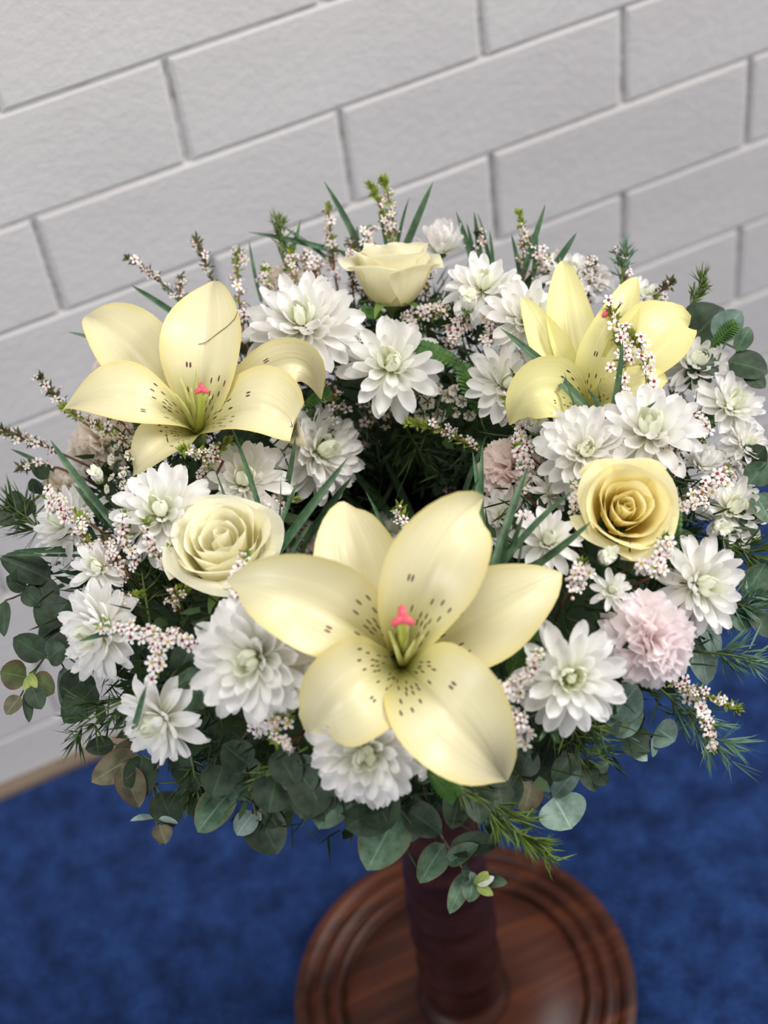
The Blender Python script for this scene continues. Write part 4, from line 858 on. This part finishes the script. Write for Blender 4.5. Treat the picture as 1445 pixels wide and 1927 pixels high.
def mum_petal(curl, width, seed, m):
    """unit petal along +x, hollow side up"""
    r = np.random.default_rng(seed)
    TS = (0, .22, .45, .66, .82, .93, .985, 1.0)
    n, nu = 7, 4
    V, UV = [], []
    sk = r.uniform(-.05, .05)
    for t in TS:
        wd = width * (0.40 + 0.60 * math.sin(min(1, t / .66) * math.pi / 2) ** 1.2) * (math.sqrt(max(0, 1 - ((t - .66) / .34) ** 2.2)) if t > .66 else 1)
        wd = max(wd, width * .22)
        ang = curl * (t - .25)
        x, z = t, curl * t * (t - .35) * .55
        for i in range(nu + 1):
            q = 2 * i / nu - 1
            V.append((x - .04 * q * q * t * (1 - t), q * wd * .5 + sk * t * t, z + .30 * width * q * q * (1 - .35 * t) + r.uniform(-.006, .006)))
            UV.append((i / nu, t))
    return mesh('chrysanthemum_petal', V, grid_faces(nu, n), m, UV)


PET_OUT = [mum_petal(-.35, .32, 1, MUM), mum_petal(-.1, .34, 2, MUM), mum_petal(.2, .30, 3, MUM), mum_petal(.05, .29, 4, MUM), mum_petal(-.6, .32, 12, MUM)]
PET_MID = [mum_petal(.55, .32, 5, MUM), mum_petal(.35, .34, 6, MUM), mum_petal(.75, .32, 7, MUM)]
PET_IN = [mum_petal(1.15, .40, 8, MUM2), mum_petal(1.35, .42, 9, MUM2)]


def heart_mesh():
    """green knot of unopened florets"""
    b = Bag()
    for i in range(26):
        a = i * 2.399
        q = math.sqrt(i / 26)
        base = np.array([math.cos(a) * q * .12, math.sin(a) * q * .12, 0])
        tip = np.array([math.cos(a) * q * .10, math.sin(a) * q * .10, .20 - .06 * q])
        V, F = tube([base, (base + tip) / 2 + np.array([math.cos(a), math.sin(a), 0]) * .02 * q, tip], [.02, .024, .008], 5)
        b.add(V, F, [(0.5, .1)] * len(V))
    return b.mesh('chrysanthemum_heart', [HEARTM])


HEARTM = plain('heart_green', lin(212, 222, 130), 0.5, 0.2)
HEART = heart_mesh()
cal = Bag()
cal.add(*lathe([(.02, -.5), (.035, -.2), (.16, -.12), (.22, -.02), (.15, .02)], 10))
CALYX = cal.mesh('chrysanthemum_calyx', [SEPAL])
LAYERS = {
    'open': [(11, 1.0, -4, .13), (11, .97, 8, .12), (11, .84, 20, .11), (9, .66, 36, .09), (8, .5, 54, .08), (7, .36, 72, .05)],
    'full': [(13, 1.0, -8, .13), (14, .98, 4, .12), (13, .90, 14, .11), (12, .78, 25, .10), (11, .62, 38, .08), (9, .46, 54, .06), (7, .32, 72, .04)],
    'half': [(9, 1.0, 5, .12), (9, .92, 24, .1), (8, .76, 46, .09), (7, .62, 62, .07), (6, .46, 76, .04)],
    'globe': [(10, 1.0, 20, .12), (10, 1.02, 38, .1), (10, 1.0, 54, .09), (8, .92, 68, .07), (7, .8, 80, .04)],
    'bud': [(9, 1.55, 66, .34), (8, 1.6, 76, .26), (6, 1.6, 84, .15)],
}
for k, (p, n, rad, kind, lab) in enumerate(MUMS):
    r = np.random.default_rng(100 + k)
    bud = kind == 'bud'
    M = frame(p, n, roll=r.uniform(0, 6.28))
    t = thing('chrysanthemum_bud' if bud else 'chrysanthemum', lab, 'flower bud' if bud else 'chrysanthemum', M, 'chrysanthemum buds' if bud else 'white chrysanthemums in the wreath')
    obj('calyx', CALYX, t, Matrix.Scale(rad * (1.9 if bud else .8), 4) @ Matrix.Translation((0, 0, -.06)))
    lay = LAYERS[kind]
    for li, (cnt, Lf, el, r0) in enumerate(lay):
        ph = r.uniform(0, 6.28)
        for i in range(cnt):
            if li == 0 and kind == 'open' and r.random() < .06:
                continue
            a = ph + 2 * math.pi * (i + r.uniform(-.18, .18)) / cnt
            e = math.radians(el + r.normal(0, 5 if not bud else 2))
            src = PET_OUT if li < 2 else (PET_MID if li < len(lay) - 2 else PET_IN)
            if bud:
                src = PET_IN if li else PET_MID
            if kind == 'globe':
                src = PET_MID
            s = rad * Lf * r.uniform(.9, 1.05)
            Mp = Matrix.Rotation(a, 4, 'Z') @ Matrix.Translation((rad * r0, 0, rad * (.02 + .02 * li))) @ Matrix.Rotation(-e, 4, 'Y') @ Matrix.Rotation(r.normal(0, .2), 4, 'X')
            Mp = Mp @ Matrix.Diagonal((s * (1 - r0), s * (1 if not bud else .9), s * r.uniform(.8, 1.25), 1))
            obj('petal', src[r.integers(len(src))], t, Mp)
    if kind in ('open', 'full', 'half'):
        obj('heart', HEART, t, Matrix.Translation((0, 0, rad * .04)) @ Matrix.Scale(rad * .62, 4), label='yellow green heart of unopened florets')

# ------------------------------------------------------------------ lilies


def lily_width(v, kind):
    pk, ex, sh = (.52, 1.8, .95) if kind == 'wide' else (.46, 1.5, .95)
    a = .20 + .80 * math.sin(min(1, v / pk) * math.pi / 2) ** 1.25
    if v > pk:
        q = (v - pk) / (1 - pk)
        a *= max(0.02, (1 - q ** ex)) ** sh
    return a


for k, (p0, ax, pets, stig, fil, lab, kind) in enumerate(LILIES):
    p0, ax = np.array(p0), np.array(ax)
    t = thing('lily', lab, 'lily', Matrix.Translation(Vector(p0)), 'yellow lilies in the wreath')
    lm = LILY if kind == 'wide' else LILY2
    for i, (mid, tip, W, tw) in enumerate(pets):
        nv = 18
        tt = np.linspace(0, 1, nv + 1)
        Cc = bez(p0, mid, tip, tt) - p0
        # the outer end rolls back a little
        d_end = nrm(Cc[-1] - Cc[-4])
        for j in range(nv + 1):
            q = max(0, (tt[j] - .80) / .20)
            Cc[j] = Cc[j] - ax * .008 * q * q
        Wd = np.array([lily_width(v, kind if tw != 9 else 'wide') for v in tt]) * W * .5
        Q = ax * (.10 if kind == 'wide' else .14)
        L = np.linalg.norm(Cc[-1])
        view = nrm(CAMP - p0)
        if tw == 9:
            tw, Q = 0, view * .3
        nf = lambda j, c: Q - c + ax * (.03 + .12 * (j / nv))
        V, F, UV = ribbon(Cc, Wd, nf, .42, 12, tw, .15, .16, 31 * k + i)
        po = obj('petal', mesh('lily_petal', V, F, lm, UV), t)
        if k == 1 and i == 4:
            # brown scratch across the tall petal
            P = [V[int(round(9.5 + 3.2 * q)) * 13 + int(round(5 + 7 * q))] + nrm(CAMP - p0) * .0007 for q in np.linspace(0, 1, 7)]
            P = np.array(P)
            P[1:-1] = (P[:-2] + P[1:-1] * 2 + P[2:]) / 4
            obj('scratch', mesh('scratch', *tube(P, [.0002, .0004, .0003, .0004, .0003, .0004, .0002], 5), SCRATCH), po, label='thin brown scratch')
    # pistil and stamens
    s = np.array(stig) - p0
    Cs = bez(np.zeros(3), s * .5 - ax * .004, s, np.linspace(0, 1, 8))
    ps = obj('pistil', mesh('pistil', *tube(Cs, [.0040, .0040, .0034, .0028, .0025, .0026, .0030, .0034], 8), PISTIL), t)
    b = Bag()
    x = nrm(np.cross(ax, (0.3, 1, .2)))
    y = np.cross(ax, x)
    for q in range(3):
        a = 2.1 * q + .4
        g = 1.0 if k == 0 else .72
        dd = x * math.cos(a) + y * math.sin(a)
        e = s + ax * .002
        V, F = tube([e - dd * .001, e + (dd * .003 + ax * .001) * g, e + (dd * .0062 - ax * .0003) * g, e + (dd * .0078 - ax * .002) * g], np.array([.0026, .0030, .0026, .0012]) * g, 7)
        b.add(V, F)
    obj('stigma', b.mesh('stigma', [STIGMA]), ps, label='pink three lobed stigma')
    for q in fil:
        e = np.array(q) - p0
        Cf = bez(np.zeros(3), e * .5 + ax * .008, e, np.linspace(0, 1, 7))
        obj('stamen', mesh('stamen', *tube(Cf, [.0026, .0025, .0022, .0019, .0015, .0010, .0004], 6), STAMEN), t)
    V, F = tube([np.zeros(3), -ax * .02, -ax * .05], [.006, .005, .004], 8)
    obj('stem', mesh('lily_stem', V, F, STEMG), t)

# ------------------------------------------------------------------ roses


def rose_petal(rb, rt, h, span, roll, seed, m, tipz=.14):
    r = np.random.default_rng(seed)
    nu, nv = 10, 9
    V, UV = [], []
    ph = r.uniform(0, 6.28, 3)
    for j in range(nv + 1):
        v = j / nv
        for i in range(nu + 1):
            uu = 2 * i / nu - 1
            ws = span * (.35 + .65 * math.sin(min(1, v * 1.5) * math.pi / 2))
            a = uu * ws * .5
            rad = rb + (rt - rb) * math.sin(v * math.pi / 2) ** .8
            lip = max(0, (v - .72) / .28)
            rad += roll * lip ** 2 * (1 + .3 * math.sin(3 * uu + ph[0]))
            rad += .05 * rt * uu * uu * v + .02 * math.sin(4 * uu + ph[1]) * v
            z = h * v * (1 - tipz * abs(uu) ** 2.6) - roll * .55 * lip ** 2 + .03 * math.sin(5 * uu + ph[2]) * lip
            V.append((rad * math.cos(a), rad * math.sin(a), z))
            UV.append((i / nu, v))
    return mesh('rose_petal', V, grid_faces(nu, nv), m, UV)


def rose_set(m, seed):
    S = []
    g = 0.0
    for (cnt, rt, h, span, roll) in ((2, .10, 1.14, 4.4, .0), (3, .20, 1.20, 2.9, .0), (4, .33, 1.26, 2.3, .02), (4, .48, 1.32, 2.1, .03),
                                     (4, .62, 1.36, 2.1, .06), (4, .76, 1.34, 2.1, .14), (5, .86, 1.20, 1.75, .30)):
        for i in range(cnt):
            S.append((rose_petal(rt * .42 + .04, rt, h * (1 + .04 * ((i * 37) % 5 - 2) / 2), span, roll, seed + len(S), m), g + 2 * math.pi * i / cnt))
        g += .83
    return S


RS = {'cream': rose_set(ROSE_C, 900), 'yellow': rose_set(ROSE_Y, 950)}
for k, (p, n, rad, kind, lab) in enumerate(ROSES):
    n = np.array(n)
    base = np.array(p) - n * rad * .95
    t = thing('rose', lab, 'rose', frame(base, n, roll=1.3 * k), 'roses in the wreath')
    r = np.random.default_rng(60 + k)
    for me, a in RS[kind]:
        obj('petal', me, t, Matrix.Rotation(a, 4, 'Z') @ Matrix.Rotation(r.normal(0, .05), 4, 'Y') @ Matrix.Scale(rad, 4))
    b = Bag()
    for i in range(5):
        a = i * 1.2566
        dd = np.array([math.cos(a), math.sin(a), 0])
        Cc = bez(dd * .1 + np.array([0, 0, -.05]), dd * .62 + np.array([0, 0, .02]), dd * .95 + np.array([0, 0, -.22]), np.linspace(0, 1, 6))
        V, F, UV = ribbon(Cc, np.array([.10, .15, .15, .11, .06, .005]), lambda j, c: np.array([0, 0, 1.0]), .3, 2)
        b.add(V, F)
    b.add(*lathe([(.05, -.55), (.06, -.2), (.2, -.1), (.3, .04), (.12, .1)], 10))
    obj('sepals', b.mesh('rose_sepals', [SEPAL]), t, Matrix.Scale(rad, 4))

# ------------------------------------------------------------------ carnations


def carn_petal(seed, m, wd=.62):
    r = np.random.default_rng(seed)
    nu, nv = 14, 6
    ph = r.uniform(0, 6.28, 4)
    f1, f2 = r.uniform(4, 6), r.uniform(8, 11)
    V, UV = [], []
    for j in range(nv + 1):
        v = j / nv
        for i in range(nu + 1):
            q = 2 * i / nu - 1
            half = wd * (.10 + .90 * v ** 1.15)
            L = v * (1 - .16 * q * q) + (.035 if i % 2 else -.035) * (1 if j == nv else 0)
            x = L * math.cos(q * half * .75)
            y = L * math.sin(q * half * 1.0) * 1.05
            z = v * v * (.13 * math.sin(f1 * q + ph[0]) + .055 * math.sin(f2 * q + ph[1])) - .05 * v ** 3 + .1 * v * (1 - v)
            V.append((x, y, z))
            UV.append((i / nu, v))
    return mesh('carnation_petal', V, grid_faces(nu, nv), m, UV)


CP = {kk: [carn_petal(300 + i, m) for i in range(6)] for kk, m in CARN.items()}
for k, (p, n, rad, kind, lab) in enumerate(CARNATIONS):
    n = np.array(n)
    base = np.array(p) - n * rad * .45
    t = thing('carnation', lab, 'carnation', frame(base, n, roll=k), 'carnations in the wreath')
    r = np.random.default_rng(80 + k)
    cnt = 40 if rad > .022 else 26
    for i in range(cnt):
        f = (i + .5) / cnt
        e = math.radians(-12 + 92 * f ** .9 + r.normal(0, 7))
        s = rad * (1.06 - .18 * f) * r.uniform(.92, 1.08)
        Mp = Matrix.Rotation(i * 2.399 + r.normal(0, .2), 4, 'Z') @ Matrix.Translation((rad * .05, 0, rad * .05 * f)) @ Matrix.Rotation(-e, 4, 'Y') @ Matrix.Rotation(r.normal(0, .35), 4, 'X')
        obj('petal', CP[kind][r.integers(6)], t, Mp @ Matrix.Diagonal((s, s * r.uniform(.8, 1.1), s * r.uniform(.9, 1.5), 1)))
    cb = Bag()
    cb.add(*lathe([(.03, -1.2), (.05, -1.0), (.17, -.9), (.2, -.4), (.24, .05), (.1, .1)], 10))
    obj('calyx', cb.mesh('carnation_calyx', [SEPAL]), t, Matrix.Scale(rad * .7, 4))

# ------------------------------------------------------------------ statice
SP = []
for i in range(3):
    b = Bag()
    for q in range(5):
        me_src = carn_petal(500 + i * 5 + q, STAT, .55)
        vs = np.array([v.co[:] for v in me_src.vertices])
        Mr = np.array((Matrix.Rotation(q * 1.2566, 3, 'Z') @ Matrix.Rotation(-.75, 3, 'Y')))
        b.add(list(vs @ Mr.T), grid_faces(14, 6), [tuple(x.uv) for x in []] or [((i2 % 15) / 14, (i2 // 15) / 6) for i2 in range(len(vs))])
        bpy.data.meshes.remove(me_src)
    SP.append(b.mesh('statice_floret', [STAT]))
for k, (p, n, rad, cnt, lab) in enumerate(STATICE):
    t = thing('statice_cluster', lab, 'statice', frame(p, n), 'statice clusters in the wreath')
    r = np.random.default_rng(700 + k)
    for i in range(cnt):
        a, q = i * 2.399, math.sqrt((i + .4) / cnt)
        Mp = Matrix.Translation((rad * q * math.cos(a), rad * q * math.sin(a), rad * .3 * (1 - q))) @ Matrix.Rotation(a, 4, 'Z') @ Matrix.Rotation(q * .9, 4, 'Y') @ Matrix.Rotation(r.uniform(0, 6), 4, 'Z')
        obj('floret', SP[r.integers(3)], t, Mp @ Matrix.Scale(rad * .42, 4))
    V, F = tube([np.array([0, 0, -rad * .9]), np.array([0, 0, 0.])], [.0015, .001], 5)
    obj('stem', mesh('statice_stem', V, F, STEMG), t)

# ------------------------------------------------------------------ waxflower sprigs


def floret_mesh(cm, openness, seed):
    b = Bag()
    for q in range(5):
        a = 2 * math.pi * q / 5
        c, s = math.cos(a), math.sin(a)
        V = []
        for (x, y, z) in ((.32, -.10, .02), (.32, .10, .02), (.66, -.30, .10 * openness), (.66, .30, .10 * openness), (.98, -.17, .05), (.98, .17, .05)):
            V.append(np.array([x * c - y * s, x * s + y * c, z]))
        b.add(V, [(0, 2, 3, 1), (2, 4, 5, 3)], None, 0)
    V = [np.array([.44 * math.cos(k * math.pi / 4), .44 * math.sin(k * math.pi / 4), .05]) for k in range(8)] + \
        [np.array([.24 * math.cos(k * math.pi / 4), .24 * math.sin(k * math.pi / 4), -.04]) for k in range(8)]
    b.add(V, [(k, (k + 1) % 8, 8 + (k + 1) % 8, 8 + k) for k in range(8)], None, 0)
    V2 = [np.array([.30 * math.cos(k * math.pi / 3), .30 * math.sin(k * math.pi / 3), .03]) for k in range(6)] + [np.array([0, 0, .10])]
    b.add(V2, [(k, (k + 1) % 6, 6) for k in range(6)], None, 1)
    b.add(*lathe([(.05, -.75), (.28, -.4), (.36, -.02), (.2, .0)], 6), None, 2)
    return b.mesh('waxflower_floret', [WAXW, cm, WAXP])


FLO = [floret_mesh(WAXR, 1.0, 1), floret_mesh(WAXY, .5, 2), floret_mesh(WAXR, 2.2, 3)]
bb = Bag()
bb.add(*lathe([(.05, -.7), (.3, -.35), (.42, .05), (.36, .3), (.12, .45)], 6), None, 0)
BUDM = bb.mesh('waxflower_bud', [WAXP])


def wleaf(p, d, L, W, r):
    d = nrm(d)
    s = nrm(np.cross(d, r))
    k = np.cross(s, d)
    V = [p, p + d * L * .55 + s * W * .5 + k * W * .15, p + d * L, p + d * L * .55 - s * W * .5 + k * W * .15, p + d * L * .5]
    return V, [(0, 1, 4), (1, 2, 4), (2, 3, 4), (3, 0, 4)]


for k, (b0, t0, nf, nl, sp, tone, lab) in enumerate(SPRIGS):
    r = np.random.default_rng(1000 + k)
    b0, t0 = np.array(b0), np.array(t0)
    ctr = np.array([RC[0], RC[1], b0[2]])
    Lk = np.linalg.norm(t0 - b0)
    out = nrm(nrm(b0 - RC) + np.array([0, 0, .4]))
    mid = (b0 + t0) / 2 + out * Lk * .08
    rh = np.array([b0[0] - RC[0], b0[1] - RC[1], 0])
    root = b0 + (RC + nrm(rh) * RMAJ - b0) * .55
    tt = np.linspace(0, 1, 9)
    Cc = bez(b0, mid, t0, tt)
    C2 = np.vstack([root[None], Cc]) - b0
    t = thing('waxflower_sprig', lab, 'waxflower', Matrix.Translation(Vector(b0)), 'waxflower sprigs in the wreath')
    st = Bag()
    st.add(*tube(C2, np.linspace(.0011, .0006, len(C2)), 5))
    T = nrm(t0 - b0)
    lf = Bag()
    spike = sp < .008
    fl = []
    for i in range(int(nf * 1.25)):
        f = (i + r.uniform(.1, .9)) / int(nf * 1.25) * (.92 if tone != 'green' else .8)
        c = Cc[0] * 0 + bez(b0, mid, t0, np.array([f]))[0] - b0
        d = nrm(out * .5 + nrm(CAMP - b0) * .55 + r.normal(0, .55, 3))
        reach = sp * (r.uniform(.35, 1.0) if not spike else r.uniform(.5, .9))
        side = nrm(r.normal(0, 1, 3) - T * 0)
        side = nrm(side + out * .6 + nrm(CAMP - b0) * .5)
        e = c + side * reach + T * reach * .2
        V, F = tube([c, (c + e) / 2 + T * reach * .15, e], [.0005, .0004, .0005], 4, False)
        st.add(V, F)
        fl.append((e, nrm(d + side * .4)))
        if r.random() < .55:
            V, F = wleaf(c + (e - c) * .5, side + T + r.normal(0, .5, 3), r.uniform(.004, .007), r.uniform(.0018, .0028), r.normal(0, 1, 3))
            lf.add(V, F)
    for e, d in fl:
        bud = r.random() < (.16 if tone == 'fresh' else .5)
        s = r.uniform(.0040, .0055) * (1.0 if tone == 'fresh' else .78)
        me = BUDM if bud else FLO[r.choice(3, p=[.42, .33, .25])]
        if bud:
            s *= .8
        obj('bud' if bud else 'floret', me, t, frame(e, d, roll=r.uniform(0, 6)) @ Matrix.Scale(s, 4))
    for i in range(int(nl * 3.6)):
        f = 1 - (r.random() ** (2.0 if tone == 'green' else 1.4)) * .9
        c = bez(b0, mid, t0, np.array([f]))[0] - b0
        d = nrm(T * .9 + r.normal(0, .7, 3))
        V, F = wleaf(c, d, r.uniform(.0045, .0085), r.uniform(.0018, .0030), r.normal(0, 1, 3))
        lf.add(V, F)
    obj('stem', st.mesh('waxflower_stem', [STEMB]), t)
    obj('leaves', lf.mesh('waxflower_leaves', [LEAFS[tone]]), t, kind='stuff')

# ------------------------------------------------------------------ grass blades
for k, (lab, bl) in enumerate(GRASS):
    o0 = np.array(bl[0][0])
    t = thing('grass_tuft', lab, 'grass', Matrix.Translation(Vector(o0)), 'grass blade tufts in the wreath')
    r = np.random.default_rng(2000 + k)
    for (b0, t0, W) in bl:
        b0, t0 = np.array(b0) - o0, np.array(t0) - o0
        d = nrm(t0 - b0)
        b1 = b0 - d * .015
        L = np.linalg.norm(t0 - b1)
        tt = np.linspace(0, 1, 9)
        Cc = bez(b1, (b1 + t0) / 2 + r.normal(0, .018, 3) * L, t0, tt)
        Wd = W * .5 * np.clip(np.array([.85, .95, 1, 1, .97, .9, .76, .5, .06]), 0, 1)
        kv = nrm(CAMP - o0) + r.normal(0, .35, 3)
        V, F, UV = ribbon(Cc, Wd, lambda j, c: kv, .7, 2)
        obj('blade', mesh('grass_blade', V, F, BLADE, UV), t)

# ------------------------------------------------------------------ eucalyptus


def euc_width(v):
    return max(.02, math.sin(math.pi * v ** .82) ** .62)


for k, (lab, stp, lv) in enumerate(EUCALYPTUS):
    o0 = np.array(stp[0])
    single = len(lv) <= 2
    t = thing('eucalyptus_sprig', lab, 'eucalyptus', Matrix.Translation(Vector(o0)), 'eucalyptus sprigs in the wreath')
    r = np.random.default_rng(3000 + k)
    S = [np.array(q) - o0 for q in stp]
    inn = nrm(RC - o0)
    Cc = np.vstack([(inn * .03)[None], bez(S[0], S[1], S[2], np.linspace(0, 1, 9))])
    obj('stem', mesh('eucalyptus_stem', *tube(Cc, np.linspace(.0013, .0007, 10), 6), STEME), t)
    for i, (b0, t0, W, tone, n) in enumerate(lv):
        b0, t0, n = np.array(b0) - o0, np.array(t0) - o0, np.array(n)
        L = np.linalg.norm(t0 - b0)
        C = bez(b0, (b0 + t0) / 2 + n * L * r.uniform(.03, .10), t0, np.linspace(0, 1, 11))
        Wd = np.array([euc_width(v) for v in np.linspace(0, 1, 11)]) * W * .5
        nn = nrm(n + r.normal(0, .15, 3))
        V, F, UV = ribbon(C, Wd, lambda j, c: nn, r.uniform(.08, .28), 6, r.normal(0, .15), .05, .06, k * 20 + i)
        lo = obj('leaf', mesh('eucalyptus_leaf', V, F, EUC[tone], UV), t)
        # short leaf stalk towards the stem
        dist = np.linalg.norm(Cc - b0, axis=1)
        c = Cc[int(dist.argmin())]
        if .002 < dist.min() < .05:
            obj('leaf_stalk', mesh('leaf_stalk', *tube([c, (c + b0) / 2 - n * .001, b0], [.0008, .0007, .0007], 5), STEMG), lo)

# ------------------------------------------------------------------ ferns
for k, (lab, b0, t0, W, n) in enumerate(FERNS):
    b0, t0, n = map(np.array, (b0, t0, n))
    t = thing('fern_frond', lab, 'fern', Matrix.Translation(Vector(b0)), 'fern fronds in the wreath')
    e = t0 - b0
    L = np.linalg.norm(e)
    Cc = bez(np.zeros(3) - nrm(e) * .01, e * .5 + n * L * .08, e, np.linspace(0, 1, 12))
    obj('stem', mesh('fern_stem', *tube(Cc, np.linspace(.0009, .0003, 12), 5), STEMG), t)
    T = nrm(e)
    s = nrm(np.cross(T, n))
    cnt = 11
    for i in range(cnt):
        f = .15 + .85 * i / cnt
        c = bez(np.zeros(3), e * .5 + n * L * .08, e, np.array([f]))[0]
        wl = W * .5 * math.sin(math.pi * (.18 + .8 * (1 - f))) ** .8
        for sg in (-1, 1):
            d = nrm(s * sg + T * .55)
            Cl = bez(c, c + d * wl * .5 + n * .001, c + d * wl - n * .001, np.linspace(0, 1, 6))
            hw = L / cnt * .62 * np.array([.6, 1.0, .9, .75, .5, .05])
            V, F, UV = ribbon(Cl, hw, lambda j, c2: n, .15, 2)
            obj('leaflet', mesh('fern_leaflet', V, F, FERN, UV), t)

# ------------------------------------------------------------------ needle sprays
for k, (lab, b0, t0, W, cnt, tone) in enumerate(NEEDLES):
    b0, t0 = np.array(b0), np.array(t0)
    t = thing('needle_spray', lab, 'needle foliage', Matrix.Translation(Vector(b0)), 'needle sprays in the wreath')
    r = np.random.default_rng(4000 + k)
    e = t0 - b0
    L = np.linalg.norm(e)
    T = nrm(e)
    cv = nrm(CAMP - b0)
    s = nrm(np.cross(T, cv))
    st, nd = Bag(), Bag()
    main = bez(np.zeros(3) - T * .01, e * .5 + np.array([0, 0, .08]) * L, e * .93, np.linspace(0, 1, 9))
    st.add(*tube(main, np.linspace(.0012, .0005, 9), 5))
    twigs = []
    for q in range(7):
        f = .1 + .75 * q / 7
        c = bez(np.zeros(3), e * .5 + np.array([0, 0, .08]) * L, e * .93, np.array([f]))[0]
        sg = 1 if q % 2 else -1
        tip = c + (T * .55 + s * sg * r.uniform(.25, .6) * (W / L) * 1.4 + cv * r.normal(0, .12)) * L * .42 * (1 - .5 * f)
        st.add(*tube(np.array([c, (c + tip) / 2 + cv * .002, tip]), [.0007, .0006, .0004], 4))
        twigs.append((c, tip))
    twigs.append((np.zeros(3), e * .93))
    twigs.append((e * .4, e * .95))
    for i in range(cnt):
        c, tip = twigs[r.integers(len(twigs))]
        f = r.uniform(.1, 1)
        p = c + (tip - c) * f
        d = nrm(nrm(tip - c) * 1.15 + r.normal(0, .42, 3))
        V, F = quadstrip(p, d, r.uniform(.012, .026) * (1 if W > .02 else .6), .0011, r.uniform(-.3, .3), r.normal(0, 1, 3))
        nd.add(V, F)
        V, F = quadstrip(p, d, np.linalg.norm(np.array(V[4]) - p), .0011, 0, np.cross(d, np.array(V[1]) - np.array(V[0])) * 1.0)
        nd.add(V, F)
    obj('stem', st.mesh('needle_stem', [STEMG]), t)
    obj('needles', nd.mesh('needles', [NEED[tone]]), t, kind='stuff')
